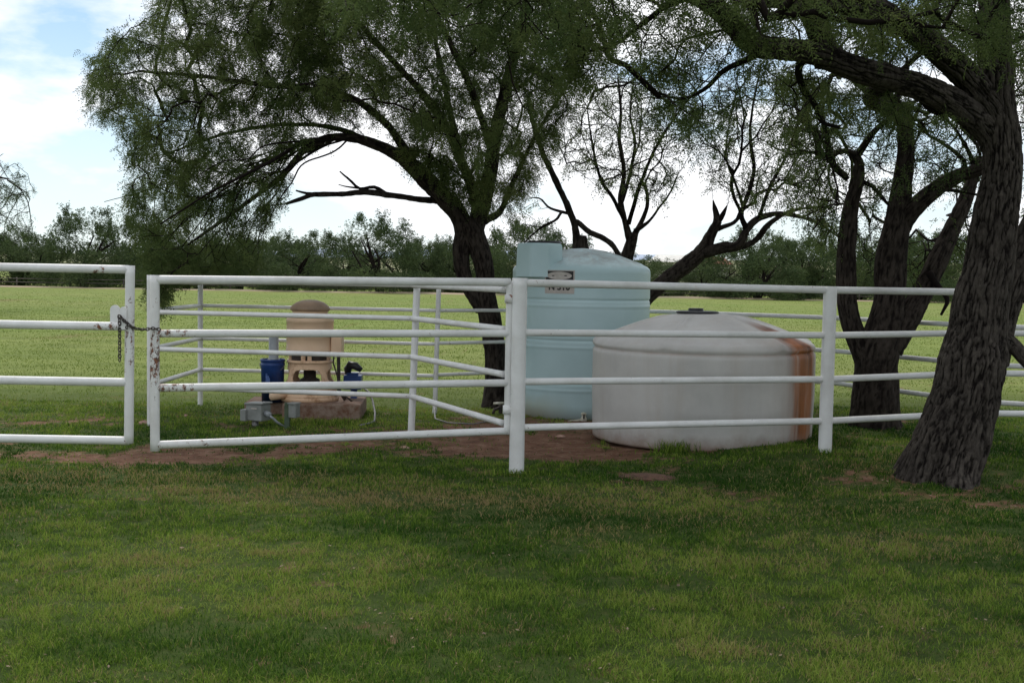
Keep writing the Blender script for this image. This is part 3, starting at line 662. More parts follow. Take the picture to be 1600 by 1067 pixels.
mesh_obj('shaft', MB().lathe((px_, py_, 0), [(0.07, 0.7), (0.07, 0.42), (0.11, 0.40), (0.12, 0.25), (0.17, 0.2), (0.17, zp)], 32), M_DARKIRON, t)
for q in range(8):
    a_ = R(45*q); mesh_obj('bolt', MB().lathe((px_+0.285*math.cos(a_), py_+0.285*math.sin(a_), 0), [(0.018, 0.195), (0.018, 0.222), (0, 0.224)], 6), M_DARKIRON, t, smooth=False)
o = mesh_obj('terminal_box', MB().box((px_+0.315, py_-0.02, 0.835), (0.12, 0.2, 0.26)), M_TAN, t, smooth=False); bev(o, 0.01)
mesh_obj('conduit', MB().tube([[px_+0.33, py_-0.04, 0.71], [px_+0.335, py_-0.05, 0.5], [px_+0.34, py_-0.08, 0.3], [px_+0.42, py_-0.1, 0.18]], 0.02, 10).tube([[px_+0.29, py_-0.08, 0.71], [px_+0.28, py_-0.1, 0.6], [px_+0.33, py_-0.12, 0.45], [px_+0.36, py_-0.12, 0.28], [px_+0.5, py_-0.1, 0.16]], 0.009, 8), M_DARKIRON, t)
# discharge pipe stub at foot left
mesh_obj('drain_stub', MB().tube([[px_-0.24, py_-0.2, 0.235], [px_-0.36, py_-0.34, 0.235]], 0.045, 20), M_TAN, t)
# bucket with grey pipe
bc = P(426, 600, 12.55); bx, by = bc[0], 12.55; zb_ = 0.146
t = thing('bucket', (bx, by, zb_), 'dark blue plastic bucket standing on the pad left of the pump', 'bucket')
mesh_obj('bucket_body', MB().lathe((bx, by, 0), [(0.0, zb_+0.01), (0.115, zb_+0.01), (0.12, zb_), (0.13, 0.55), (0.136, 0.56), (0.136, 0.575), (0.13, 0.58), (0.131, 0.60), (0.139, 0.605), (0.14, 0.625), (0.133, 0.63), (0.126, 0.625), (0.12, 0.50), (0.11, zb_+0.02), (0, zb_+0.02)], 48), M_BLUE, t)
hn = [[bx+0.14*math.cos(q), by-0.08*math.sin(q)-0.02, 0.59-0.12*math.sin(q)] for q in np.linspace(0, np.pi, 14)]
mesh_obj('handle', MB().tube(hn, 0.004, 6), M_STEEL, t)
mk_ = MB()
for q, (da, w_) in enumerate(((-0.55, 0.02), (-0.35, 0.03), (-0.15, 0.02))):
    a_ = -np.pi/2+da*0.6; mk_.box((bx+0.131*math.cos(a_), by+0.131*math.sin(a_), 0.43-0.02*q), (w_, 0.004, 0.09-0.01*q), a_+np.pi/2)
mesh_obj('faded_print', mk_, simple('faded_blue_print', (0.05, 0.10, 0.28), (0.10, 0.16, 0.36), 60), t, smooth=False)
t = mesh_obj('standpipe', MB().lathe((bx+0.01, by, 0), [(0.054, 0.19), (0.054, 0.60), (0.066, 0.605), (0.066, 0.63), (0.054, 0.64), (0.054, 0.93), (0.046, 0.93), (0.046, 0.3)], 32), M_PVC, base=(bx, by, 0.19))
tag(t, 'grey plastic pipe rising out of the blue bucket', 'pipe')
# electrical box on the left
e = Gt(397, 668); ex, ey = e[0], e[1]+0.1; 
t = thing('electrical_box', (ex, ey, e[2]), 'grey electrical box with slanted cover on a short post near the pad corner', 'electrical box')
o = mesh_obj('housing', MB().box((ex+0.02, ey, 0.155), (0.20, 0.16, 0.17), R(-25)), M_GREY, t, smooth=False); bev(o, 0.01)
o = mesh_obj('cover', MB().box((ex+0.02, ey, 0.248), (0.225, 0.18, 0.018), R(-25), tilt=0.05), M_GREY, t, smooth=False); bev(o, 0.004)
mesh_obj('rating_label', MB().box((ex+0.02-0.055*0.42-0.005, ey-0.0825*0.906-0.008, 0.20), (0.07, 0.003, 0.014), R(-25)), M_LBL, t, smooth=False)
o = mesh_obj('side_box', MB().box((ex-0.105, ey-0.01, 0.125), (0.07, 0.11, 0.12), R(-25)), M_GREY, t, smooth=False); bev(o, 0.008)
mesh_obj('post', MB().tube([[ex-0.01, ey, e[2]-0.05], [ex-0.01, ey, 0.08]], 0.033, 16), M_STEEL, t)
mesh_obj('connector', MB().tube([[ex+0.1, ey-0.05, 0.155], [ex+0.16, ey-0.08, 0.135]], 0.028, 14), M_PVC, t)
q2 = Gt(436, 668)
mesh_obj('conduit', MB().tube([[ex+0.15, ey-0.08, 0.13], [ex+0.19, ey-0.1, 0.11], [(ex+q2[0])/2+0.1, ey-0.05, 0.06], [q2[0]+0.05, ey, 0.0]], 0.012, 8), M_PVC, t)
g = Gt(447, 672); 
t = thing('electrical_box', (g[0], g[1]+0.15, g[2]), 'small narrow grey switch box bolted to a green post in front of the pad', 'electrical box')
gx, gy = g[0], g[1]+0.15
mesh_obj('post', MB().box((gx-0.02, gy, 0.09), (0.05, 0.04, 0.36)), M_GREENPOST, t, smooth=False)
o = mesh_obj('housing', MB().box((gx+0.055, gy-0.01, 0.19), (0.085, 0.1, 0.14), R(-15)), M_GREY, t, smooth=False); bev(o, 0.006)
o = mesh_obj('hood', MB().box((gx+0.055, gy-0.015, 0.267), (0.1, 0.12, 0.012), R(-15)), M_GREY, t, smooth=False)
# blue flow meter with black hose at the right
h_ = P(553, 605, 12.9); hx, hy = h_[0], 12.9
t = thing('flow_meter', (hx, hy, 0.15), 'blue water meter with black elbow hose on the right side of the pad', 'water meter')
o = mesh_obj('meter_body', MB().box((hx-0.01, hy, 0.35), (0.20, 0.16, 0.16)).lathe((hx-0.02, hy, 0), [(0.07, 0.43), (0.07, 0.46), (0, 0.465)], 24), M_BLUE, t, smooth=False)
mesh_obj('elbow', MB().tube([[hx-0.07, hy, 0.44], [hx-0.075, hy, 0.50], [hx-0.04, hy-0.02, 0.55], [hx+0.02, hy-0.03, 0.54], [hx+0.09, hy-0.03, 0.49]], [0.035, 0.045, 0.05, 0.045, 0.03], 16), M_BLACK, t)
mesh_obj('stand', MB().tube([[hx, hy, 0.0], [hx, hy, 0.28]], 0.04, 14), M_BLUE, t)
q3 = [P(568, 606, 12.6), P(576, 612, 12.5), P(582, 625, 12.4), P(586, 645, 12.1), P(585, 658, 11.9), Gt(578, 664)+[0, 0, 0.02], Gt(562, 666)+[0, 0, 0.01]]
mesh_obj('hose', MB().tube(q3, 0.011, 10), M_STEEL, t)
# faucet and hose by the trunk, small wire
hf = P(782, 630, 13.0)
t = thing('yard_hydrant', (hf[0], hf[1], 0), 'short dark hydrant with a pale handle at the foot of the middle tree', 'hydrant')
mesh_obj('standpipe', MB().tube([[hf[0], hf[1], -0.05], [hf[0], hf[1], hf[2]-0.02]], 0.022, 10).tube([[hf[0], hf[1], hf[2]-0.05], [hf[0]-0.07, hf[1]-0.05, hf[2]-0.07], [hf[0]-0.09, hf[1]-0.06, hf[2]-0.14]], 0.018, 10), M_DARKIRON, t)
mesh_obj('handle', MB().tube([[hf[0]-0.08, hf[1]-0.03, hf[2]], [hf[0]+0.05, hf[1], hf[2]+0.005]], 0.014, 8), M_BRASS, t)
hs = [Gt(678, 650)+[0, 0, 0.12], Gt(680, 657)+[0, 0, 0.02], Gt(700, 662)+[0, 0, 0.012], Gt(740, 664)+[0, 0, 0.012], Gt(775, 657)+[0, 0, 0.012], [hf[0]-0.09, hf[1]-0.06, hf[2]-0.14]]
tag(mesh_obj('hose', MB().tube(hs, 0.008, 8), M_STEEL, base=Gt(700, 662)), 'thin grey hose lying on the dirt between corral post and hydrant', 'hose')

# stones, mound, block by the gate end
def lump(name, c, s_, mat, seed, label, cat, group=None):
    th = np.linspace(0, 2*np.pi, 28, endpoint=False); ph = np.linspace(0, np.pi/2+0.5, 12)
    T, Ph = np.meshgrid(th, ph); x = np.sin(Ph)*np.cos(T); y = np.sin(Ph)*np.sin(T); z = np.cos(Ph)
    r_ = 0.75+0.5*fbm(x*1.7+seed, y*1.7, z*1.7, 4, seed)
    v = np.stack([x*r_*s_[0]+c[0], y*r_*s_[1]+c[1], z*r_*s_[2]+c[2]], -1)
    i = np.arange(11)[:, None]*28; j = np.arange(28)[None]; j2 = (j+1) % 28
    f = np.stack([i+j, i+28+j, i+28+j2, i+j2], -1).reshape(-1, 4)
    return tag(mesh_obj(name, MB().add(v.reshape(-1, 3), f), mat, base=c), label, cat, group)
M_SOIL = simple('loose_red_soil', (0.08, 0.042, 0.028), (0.17, 0.09, 0.058), 25, 0.95, 1.0, 60)
M_STONE = simple('pale_reddish_stone', (0.30, 0.17, 0.12), (0.42, 0.28, 0.22), 20, 0.9, 0.6, 50)
lump('dirt_mound', Gt(1012, 745), (0.24, 0.15, 0.022), M_SOIL, 3, 'small mound of loose red soil in the grass right of the gate post', 'dirt mound')
lump('stone', Gt(225, 662), (0.055, 0.04, 0.035), M_STONE, 5, 'pinkish stone at the foot of the corral corner post behind the gate gap', 'stone')
lump('stone', Gt(290, 650), (0.03, 0.03, 0.02), M_STONE, 8, 'tiny pale stone in the grass inside the corral below the thin back post', 'stone')
lump('stone', Gt(876, 682), (0.05, 0.04, 0.018), M_STONE, 9, 'flat pale stone on the bare dirt in front of the blue green tank', 'stone')
lump('stone', Gt(632, 700), (0.05, 0.03, 0.02), M_STONE, 12, 'small flat stone on the dirt beneath the gate left of the corral post', 'stone')
def weeds(g, w_, n_, hh, label):
    xy_ = g[:2]+rng.normal(0, 1, (n_, 2))*np.array([w_, 0.04])
    while np.mean(clear(xy_)) < 0.6: xy_ = xy_-np.array([0, 0.02])
    xy_ = xy_[clear(xy_)]; m2 = len(xy_)
    o = blades('weeds', xy_, rng.uniform(0.4, 1, m2)*hh, rng.uniform(0.004, 0.008, m2), np.clip(rng.normal(0.35, 0.15, m2), 0, 1), 0.5, label)
    del o['kind']; o['category'] = 'weeds'
    return o
weeds(Gt(1045, 694), 0.10, 260, 0.15, 'clump of green weeds against the front of the white tank near its middle left')
weeds(Gt(936, 680), 0.03, 60, 0.08, 'tiny green weed at the left bottom edge of the white tank')
weeds(Gt(1290, 708), 0.12, 150, 0.07, 'low grass tuft around the foot of the second fence post')
weeds(Gt(500, 664), 0.30, 380, 0.10, 'fringe of taller grass along the front of the concrete pad')
weeds(Gt(1230, 700), 0.10, 160, 0.08, 'grass tuft under the rust streak of the white tank')
weeds(Gt(800, 742), 0.16, 220, 0.08, 'taller green grass tuft around the foot of the gate post')

# ------------------------------------------------------------------ trees
def barkjit(amp, seed):
    def f(p, th, rad):
        ln = np.r_[0, np.cumsum(np.linalg.norm(np.diff(p, axis=0), axis=1))]
        U = np.cos(th)[None]*rad[:, None]; V_ = np.sin(th)[None]*rad[:, None]; W = ln[:, None]*np.ones(len(th))
        wx = 0.9*(fbm(U*9, V_*9, W*5, 3, seed+3)-0.5); wy = 0.9*(fbm(U*9+7, V_*9, W*5, 3, seed+5)-0.5)
        f1 = fbm(U*34+wx, V_*34+wy, W*6.5, 3, seed)
        h = np.clip(np.abs(2*f1-1)*4.2, 0, 1)**0.8
        f2 = fbm(U*60, V_*60, W*22+wx, 2, seed+9)
        h = h*0.8+0.2*np.clip(np.abs(2*f2-1)*5, 0, 1)
        big = fbm(U*5+seed, V_*5, W*2.2, 3, seed+7)-0.5
        fl = np.exp(-np.maximum(p[:, 2], 0)/0.13)[:, None]*(0.13+0.16*np.cos(3*th+seed)+0.10*np.cos(5*th+1.3*seed)+0.07*np.cos(8*th))[None]
        lim = np.minimum(amp, rad[:, None]*0.22)/np.maximum(rad[:, None], 0.01)
        return 1+lim*(h-0.65)+big*0.38+np.clip(fl, -0.05, 0.4), h
    return f
def smooth_path(pts_, rs, step):
    p = np.array(pts_, float); r_ = np.array(rs, float)
    s_ = np.r_[0, np.cumsum(np.linalg.norm(np.diff(p, axis=0), axis=1))]
    n_ = max(4, int(s_[-1]/step)); u_ = np.linspace(0, s_[-1], n_)
    out_ = []
    for d_ in range(3):
        # monotone-free Catmull-Rom
        mm = np.gradient(p[:, d_], s_); i = np.clip(np.searchsorted(s_, u_, 'right')-1, 0, len(s_)-2)
        h_ = s_[i+1]-s_[i]; t_ = (u_-s_[i])/h_
        out_.append((2*t_**3-3*t_**2+1)*p[i, d_]+(t_**3-2*t_**2+t_)*h_*mm[i]+(-2*t_**3+3*t_**2)*p[i+1, d_]+(t_**3-t_**2)*h_*mm[i+1])
    return np.stack(out_, -1), np.interp(u_, s_, r_)
def limb_px(pts_):          # [(px,py,Y,r)...] -> world polyline
    return [P(a, b, c_) for a, b, c_, _ in pts_], [d_ for *_, d_ in pts_]

def leaf_mesh(pos, axis_, size, aspect, tint, leaflets=6, droop=0.5, spread=1.0, ll_=0.62):
    """sprays: each a drooping rachis with paired narrow leaflets"""
    n_ = len(pos); ax = axis_+rng.normal(0, 0.45, (n_, 3))*spread; ax[:, 2] -= droop; ax /= np.linalg.norm(ax, axis=1)[:, None]
    sd_ = np.cross(ax, rng.normal(0, 1, (n_, 3))); sd_ /= np.linalg.norm(sd_, axis=1)[:, None]+1e-9
    vs = []; L_ = size[:, None]
    for q in range(leaflets):
        t_ = (q//2+0.6)/(leaflets/2); sg = 1 if q % 2 else -1
        b_ = pos+ax*L_*t_; b_[:, 2] -= (L_[:, 0]*t_**2)*0.25; d_ = ax*0.65+sg*sd_*0.8+rng.normal(0, 0.22, (n_, 3)); d_ /= np.linalg.norm(d_, axis=1)[:, None]
        nn_ = np.cross(d_, rng.normal(0, 1, (n_, 3))); nn_ /= np.linalg.norm(nn_, axis=1)[:, None]+1e-9
        ll = L_*ll_; ww = ll*aspect
        vs.append(np.stack([b_, b_+d_*ll*0.5+nn_*ww/2, b_+d_*ll, b_+d_*ll*0.5-nn_*ww/2], 1))
    v = np.stack(vs, 1).reshape(-1, 3); f = np.arange(len(v)).reshape(-1, 4)
    tt = np.clip(np.repeat(tint, leaflets*4)+np.repeat(rng.normal(0, 0.06, n_*leaflets), 4), 0, 1)
    return v, f, tt

def inpoly(pt, poly):
    x, y = pt[:, 0], pt[:, 1]; c_ = np.zeros(len(pt), bool); j = len(poly)-1
    for i in range(len(poly)):
        xi, yi = poly[i]; xj, yj = poly[j]
        c_ ^= ((yi > y) != (yj > y)) & (x < (xj-xi)*(y-yi)/((yj-yi) or 1e-9)+xi); j = i
    return c_
def region(poly, n_, Y0, Y1, blur=0):
    poly = np.array(poly, float); lo, hi = poly.min(0), poly.max(0); out_ = []
    while len(out_) < n_:
        q = rng.uniform(lo, hi, (n_*2, 2)); q = q[inpoly(q, poly)]; out_ += list(q)
    q = np.array(out_[:n_]); Yv = rng.uniform(Y0, Y1, n_)
    return np.array([P(a, b, c_) for (a, b), c_ in zip(q, Yv)])

def tree(name, base, limbs, targets, label, group=None, step=0.16, lw=(0.06, 0.11), aspect=0.28, per=14, tipr=0.0035, droop=0.9, curl=0.6,
         tint0=0.35, trunk_sides=56, jit=0.016, leafr=0.55, seed=1, gap=0.38, thin=0.0, bark=None, bark2=None, trunkstep=0.03, cost=0.9, leaf=None, maxd=9.0, jitp=0.06):
    """limbs: (points, radii, is_trunk); targets: twig ends; every twig grows from the nearest fitting node"""
    r_ = np.random.default_rng(seed)
    t = thing(name, base, label, 'tree', group)
    tm = MB(); lm = MB(); pos = []; dr = []; par = []; rad = []; fixed = []
    for pts_, rs, big in limbs:
        p, q = smooth_path(pts_, rs, step)
        s0 = len(pos)
        for i in range(len(p)):
            pos.append(p[i]); d_ = p[min(i+1, len(p)-1)]-p[max(i-1, 0)]; dr.append(d_/np.linalg.norm(d_)); par.append(s0+i-1 if i else -1); rad.append(q[i]); fixed.append(True)
        if big:
            pp, qq = smooth_path(pts_, rs, trunkstep); tm.tube(pp, qq, trunk_sides, jit=barkjit(jit, seed+len(pos) % 17))
        else:
            pp, qq = smooth_path(pts_, rs, 0.05); kn = 1+0.35*(fbm(pp[:, 0]*9, pp[:, 1]*9, pp[:, 2]*9, 3, seed)-0.5)
            pp = pp+0.02*(np.stack([fbm(pp[:, 0]*5, pp[:, 1]*5, pp[:, 2]*5, 2, seed+s_) for s_ in (11, 12, 13)], -1)-0.5)
            tm.tube(pp, qq*kn, 14 if qq.max() < 0.07 else 32, jit=barkjit(jit*0.5, seed+3) if qq.max() > 0.04 else None)
    pos = np.array(pos); dr = np.array(dr); 
    cap_ = len(pos)+len(targets)*40; PB = np.zeros((cap_, 3)); DB = np.zeros((cap_, 3)); n0 = len(pos); PB[:n0] = pos; DB[:n0] = dr; nn_ = n0
    segs = []
    # start skipping nodes of the thick lower trunk
    ok = np.ones(cap_, bool); ok[:n0] = np.array([r2 < leafr for r2 in rad])
    for T in targets:
        d_ = T-PB[:nn_]; L_ = np.linalg.norm(d_, axis=1)+1e-6
        cs = np.einsum('ij,ij->i', d_, DB[:nn_])/L_
        c_ = L_*(1+cost*(1-cs))+(~ok[:nn_])*99
        i = int(np.argmin(c_)); L0 = L_[i]
        if L0 < 0.08 or L0 > maxd: continue
        k_ = max(3, int(L0/step)+1); s_ = np.linspace(0, 1, k_+1)[1:, None]
        a_ = PB[i]; ctrl = a_+DB[i]*L0*curl*0.5+np.array([0, 0, L0*0.10])
        cv = (1-s_)**2*a_+2*s_*(1-s_)*ctrl+s_**2*T
        cv[:-1] += r_.normal(0, 1, (k_-1, 3))*min(0.05, L0*jitp)
        if nn_+k_ > cap_: break
        PB[nn_:nn_+k_] = cv; q = np.vstack([a_[None], cv]); dd_ = np.diff(q, axis=0); DB[nn_:nn_+k_] = dd_/(np.linalg.norm(dd_, axis=1)[:, None]+1e-9)
        par += [i]+list(range(nn_, nn_+k_-1)); segs.append((i, nn_, k_)); nn_ += k_
    # pipe model
    A = np.zeros(nn_); A[:] = 0; tips = {s[1]+s[2]-1 for s in segs}; e_ = 2.65
    for i in range(nn_-1, n0-1, -1):
        if A[i] == 0: A[i] = tipr**e_
        if par[i] >= n0: A[par[i]] += A[i]
    Rr = A**(1/e_)
    for (a0, st_, k_) in segs:
        q = np.vstack([PB[a0][None], PB[st_:st_+k_]]); r1 = Rr[st_:st_+k_]; ra = r1[0]
        if a0 < n0: ra = min(r1[0]*1.15, rad[a0]*0.8)
        rr_ = np.r_[ra, r1]
        lm.tube(q, np.maximum(rr_, tipr), 5 if r1[0] < 0.02 else 8, cap=False)
    mesh_obj('trunk', tm, bark or M_BARKD, t, attr='plate')
    crown = mesh_obj('branches', lm, bark2 or M_BARK2, t) if segs else None
    # leaves along the outer part of each twig
    if per:
        LP = []; LA = []
        for (a0, st_, k_) in segs:
            m_ = r_.poisson(per/5.0)
            if not m_: continue
            q = PB[st_:st_+k_]; tl = min(k_-1, max(1.0, 0.6/step))
            u_ = (k_-1)-tl*r_.uniform(0, 1, m_)**1.3; i0 = np.clip(u_.astype(int), 0, k_-2) if k_ > 1 else np.zeros(m_, int); fr = (u_-i0)[:, None]
            LP.append(q[i0]*(1-fr)+q[i0+1]*fr+r_.normal(0, 0.05, (m_, 3))); LA.append(DB[st_+i0])
        if LP:
            LP = np.concatenate(LP); LA = np.concatenate(LA)
            gp = fbm(LP[:, 0]*1.9+3, LP[:, 1]*1.9, LP[:, 2]*2.4, 3, seed+40)+0.25*r_.uniform(-.5, .5, len(LP)); kk = gp > gap+(thin*sstep(-1.6, -3.2, LP[:, 0]) if thin else 0); LP = LP[kk]; LA = LA[kk]
            big_ = fbm(LP[:, 0]*1.3, LP[:, 1]*1.3, LP[:, 2]*1.3, 3, seed)
            tn_ = tint0+1.0*(big_-0.5)+r_.normal(0, 0.09, len(LP))
            LP = np.repeat(LP, 3, 0)+r_.normal(0, 0.012, (3*len(LP), 3)); LA = np.repeat(LA, 3, 0)+r_.normal(0, 0.55, (3*len(LA), 3)); tn_ = np.repeat(tn_, 3)
            v, f, tt = leaf_mesh(LP, LA, r_.uniform(*lw, len(LP))*1.75, aspect, np.clip(tn_, 0, 1), leaflets=10, droop=droop, spread=0.4, ll_=0.27)
            m_ = MB().add(v, f, tt); mesh_obj('crown', m_, leaf or M_LEAF, t, smooth=False, attr='tint')
            print(name, 'leaves', len(f), 'twigs', len(segs))
    return t

def LB(pts_, big=False):
    a_, r2 = limb_px(pts_); return (a_, r2, big)
def shuffle(*arrs):
    a_ = np.concatenate(arrs); return a_[rng.permutation(len(a_))]

# middle tree --------------------------------------------------------------
Yc = 13.7
bs0 = P(778, 640, Yc); bs0[2] = -0.1
limbs = [([bs0, P(777, 600, Yc), P(774, 545, Yc), P(766, 500, Yc), P(758, 462, Yc), P(757, 425, Yc), P(748, 390, Yc), P(736, 362, Yc), P(728, 345, Yc)], [0.22, 0.155, 0.13, 0.135, 0.125, 0.115, 0.125, 0.155, 0.12], True),
         LB([(752, 485, Yc-.02, .075), (734, 452, Yc-.05, .085), (723, 422, Yc-.05, .088), (721, 392, Yc-.03, .10), (726, 362, Yc, .12), (716, 335, Yc, .115), (695, 312, Yc-.1, .11), (665, 280, Yc-.2, .10), (632, 250, Yc-.3, .085), (592, 228, Yc-.5, .06), (550, 216, Yc-.7, .045), (508, 217, Yc-.9, .04), (480, 232, Yc-1, .034), (440, 275, Yc-1.1, .03), (395, 310, Yc-1.2, .024), (340, 350, Yc-1.2, .018), (290, 385, Yc-1.2, .012)], True),
         LB([(682, 314, Yc-.1, .045), (650, 311, Yc-.4, .036), (610, 305, Yc-.6, .034), (570, 300, Yc-.7, .032), (530, 304, Yc-.8, .034), (490, 304, Yc-.9, .028), (466, 312, Yc-1, .022), (446, 319, Yc-1, .014)]),
         LB([(497, 304, Yc-.9, .022), (478, 302, Yc-.9, .016), (462, 298, Yc-.9, .009)]),
         LB([(605, 304, Yc-.6, .026), (588, 293, Yc-.6, .020), (560, 293, Yc-.7, .016), (545, 280, Yc-.7, .013), (531, 268, Yc-.7, .008)]),
         LB([(560, 293, Yc-.7, .013), (545, 292, Yc-.7, .009), (529, 288, Yc-.7, .005)]),
         LB([(738, 362, Yc, .10), (746, 325, Yc+.1, .075), (736, 290, Yc+.2, .065), (718, 245, Yc+.3, .06), (695, 195, Yc+.3, .05), (655, 140, Yc+.2, .045), (600, 80, Yc, .035), (540, 10, Yc-.3, .03), (480, -80, Yc-.6, .02)]),
         LB([(742, 358, Yc, .11), (756, 318, Yc+.1, .085), (766, 270, Yc+.1, .08), (774, 210, Yc, .07), (790, 140, Yc, .06), (812, 50, Yc-.2, .05), (835, -60, Yc-.3, .04), (850, -250, Yc, .03)], True),
         LB([(757, 345, Yc, .06), (776, 335, Yc+.1, .04), (797, 295, Yc+.3, .032), (818, 250, Yc+.5, .028), (850, 190, Yc+.6, .022), (895, 120, Yc+.6, .016)]),
         LB([(650, 262, Yc-.2, .06), (600, 190, Yc-.4, .045), (540, 150, Yc-.6, .038), (470, 138, Yc-.8, .032), (390, 130, Yc-1, .026), (300, 118, Yc-1.1, .02), (215, 112, Yc-1.2, .012)]),
         LB([(592, 228, Yc-.5, .04), (520, 200, Yc+.2, .03), (440, 195, Yc+.6, .026), (350, 210, Yc+.9, .02), (260, 240, Yc+1, .012)]),
         LB([(508, 217, Yc-.9, .025), (470, 225, Yc-1.6, .022), (420, 255, Yc-2, .018), (330, 300, Yc-2.2, .012), (250, 350, Yc-2.3, .008)]),
         LB([(720, 250, Yc+.3, .05), (700, 160, Yc+1, .04), (680, 60, Yc+1.6, .03), (660, -100, Yc+2, .02)]),
         LB([(770, 240, Yc, .05), (740, 150, Yc-1, .04), (700, 60, Yc-1.8, .03), (640, -60, Yc-2.3, .02)])]
rq = np.random.default_rng(5)
for q in range(20):
    sx = rq.uniform(425, 575); sy = 217+max(0, (500-sx))*0.45+max(0, sx-560)*0.25; Yq = Yc-0.6+rq.normal(0, 0.5)
    ex_ = sx-rq.uniform(110, 290); ey_ = min(440, sy+rq.uniform(40, 200)); mxx = sx+(ex_-sx)*0.45; myy = sy+(ey_-sy)*0.28
    jx = lambda k_: rq.normal(0, k_)
    limbs.append(LB([(sx, sy, Yq, .011), (sx+(mxx-sx)*.5+jx(5), sy+(myy-sy)*.4+jx(5), Yq-.2, .0095), (mxx+jx(8), myy+jx(8), Yq-.3, .0085), (sx+(ex_-sx)*0.6+jx(8), sy+(ey_-sy)*0.45+jx(8), Yq-.3, .0075), (sx+(ex_-sx)*0.78+jx(7), sy+(ey_-sy)*0.68+jx(7), Yq-.4, .006), (ex_, ey_, Yq-.5, .004)]))
PL = [(135, 95), (160, 60), (240, 25), (240, -40), (300, -150), (450, -220), (560, 190), (500, 205), (455, 250), (440, 300), (425, 350), (390, 395), (260, 400), (215, 385), (190, 300), (205, 240), (175, 190), (130, 160)]
PC = [(420, -380), (900, -380), (960, -100), (920, 80), (890, 140), (830, 200), (800, 250), (770, 270), (700, 235), (640, 210), (560, 180), (430, 170), (380, 60)]
PD = [(215, 380), (400, 390), (410, 415), (360, 420), (300, 430), (250, 455), (225, 430)]
PE = [(800, 240), (840, 190), (900, 130), (880, 190), (850, 260), (820, 310), (790, 330)]
PF = [(610, 215), (700, 240), (770, 270), (800, 290), (770, 330), (730, 320), (690, 290), (640, 260)]
tg = shuffle(region(PL, 1500, Yc-2.0, Yc+1.0), region(PC, 2700, Yc-2.6, Yc+2.4), region(PD, 90, Yc-2.0, Yc-0.6), region(PE, 70, Yc-.5, Yc+1), region(PF, 130, Yc-.8, Yc+1.2),
             region([(232, 440), (270, 440), (262, 488), (240, 482)], 16, Yc-2.0, Yc-1.6), region([(300, -700), (1000, -700), (1050, -350), (350, -350)], 500, Yc-3, Yc+3))
tree('mesquite_tree', (bs0[0], bs0[1], 0), limbs, tg, 'large mesquite with a wide drooping crown and one bare dead branch reaching left', per=66, seed=3, lw=(0.038, 0.078), step=0.14, tint0=0.45, gap=0.31, thin=0.11, cost=1.3)

# slender and broken stems behind the blue tank ------------------------------
Ys = 15.4
b1 = P(930, 560, Ys); b1[2] = -0.1
limbs = [([b1, P(925, 480, Ys), P(915, 420, Ys), P(907, 388, Ys), P(908, 368, Ys)], [0.2, 0.17, 0.13, 0.11, 0.07], True),
         LB([(903, 392, Ys, .07), (899, 355, Ys, .042), (885, 318, Ys, .04), (866, 278, Ys, .038), (848, 238, Ys, .034), (834, 195, Ys, .03), (824, 150, Ys, .024)]),
         LB([(893, 335, Ys, .022), (875, 331, Ys, .02), (858, 325, Ys, .016), (843, 310, Ys, .012), (828, 308, Ys, .007)]),
         LB([(878, 332, Ys, .018), (866, 345, Ys-.2, .018), (848, 355, Ys-.2, .016), (830, 368, Ys-.3, .012), (815, 385, Ys-.3, .008)]),
         LB([(908, 395, Ys, .06), (900, 345, Ys, .03), (920, 362, Ys, .035), (940, 371, Ys, .036), (957, 383, Ys, .034), (968, 402, Ys, .034), (975, 430, Ys, .036)])]
tg = shuffle(region([(800, 290), (840, 280), (850, 350), (810, 370)], 14, Ys-.5, Ys+.5), region([(815, 130), (860, 140), (870, 250), (840, 230)], 20, Ys-.5, Ys+.8))
tree('mesquite_tree', (b1[0], b1[1], 0), limbs, tg, 'broken trunk rising behind the blue green tank with one thin limb leaning up left', per=5, seed=5, trunk_sides=40, tipr=0.003)
b2_ = P(990, 560, Ys+.5); b2_[2] = -0.1; Yy = Ys+.5
limbs = [([b2_, P(985, 460, Yy), P(978, 410, Yy), P(986, 380, Yy), P(990, 365, Yy)], [0.13, 0.11, 0.09, 0.085, 0.07], True),
         LB([(986, 378, Yy, .06), (976, 345, Yy, .045), (970, 315, Yy, .038), (975, 270, Yy, .03), (968, 220, Yy, .025), (970, 170, Yy, .018), (965, 120, Yy, .01)]),
         LB([(976, 345, Yy, .035), (958, 310, Yy-.2, .025), (940, 285, Yy-.3, .022), (930, 250, Yy-.4, .018), (922, 205, Yy-.4, .012), (918, 170, Yy-.4, .008)]),
         LB([(972, 315, Yy, .03), (985, 270, Yy+.3, .024), (992, 220, Yy+.4, .02), (985, 180, Yy+.5, .014), (990, 130, Yy+.6, .009)]),
         LB([(990, 370, Yy, .05), (1003, 345, Yy+.1, .034), (1012, 320, Yy+.1, .028), (1008, 295, Yy+.1, .022), (1000, 280, Yy, .014)]),
         LB([(982, 350, Yy, .035), (1000, 290, Yy-.2, .026), (1020, 240, Yy-.4, .022), (1050, 190, Yy-.6, .017), (1080, 150, Yy-.7, .012), (1120, 110, Yy-.8, .007)]),
         LB([(992, 362, Yy, .04), (1015, 345, Yy, .02), (1030, 325, Yy, .016), (1048, 300, Yy, .012), (1060, 270, Yy, .007)])]
tg = shuffle(region([(890, 150), (950, 100), (1050, 90), (1110, 130), (1070, 260), (1040, 320), (990, 300), (940, 300), (880, 260), (860, 200)], 1200, Ys-1.2, Ys+1.8))
tree('mesquite_tree', (b2_[0], b2_[1], 0), limbs, tg, 'slender multi stemmed young mesquite with thin upright twigs between the two tanks', per=3.2, seed=8, trunk_sides=36, curl=0.9, tipr=0.003, jitp=0.03)
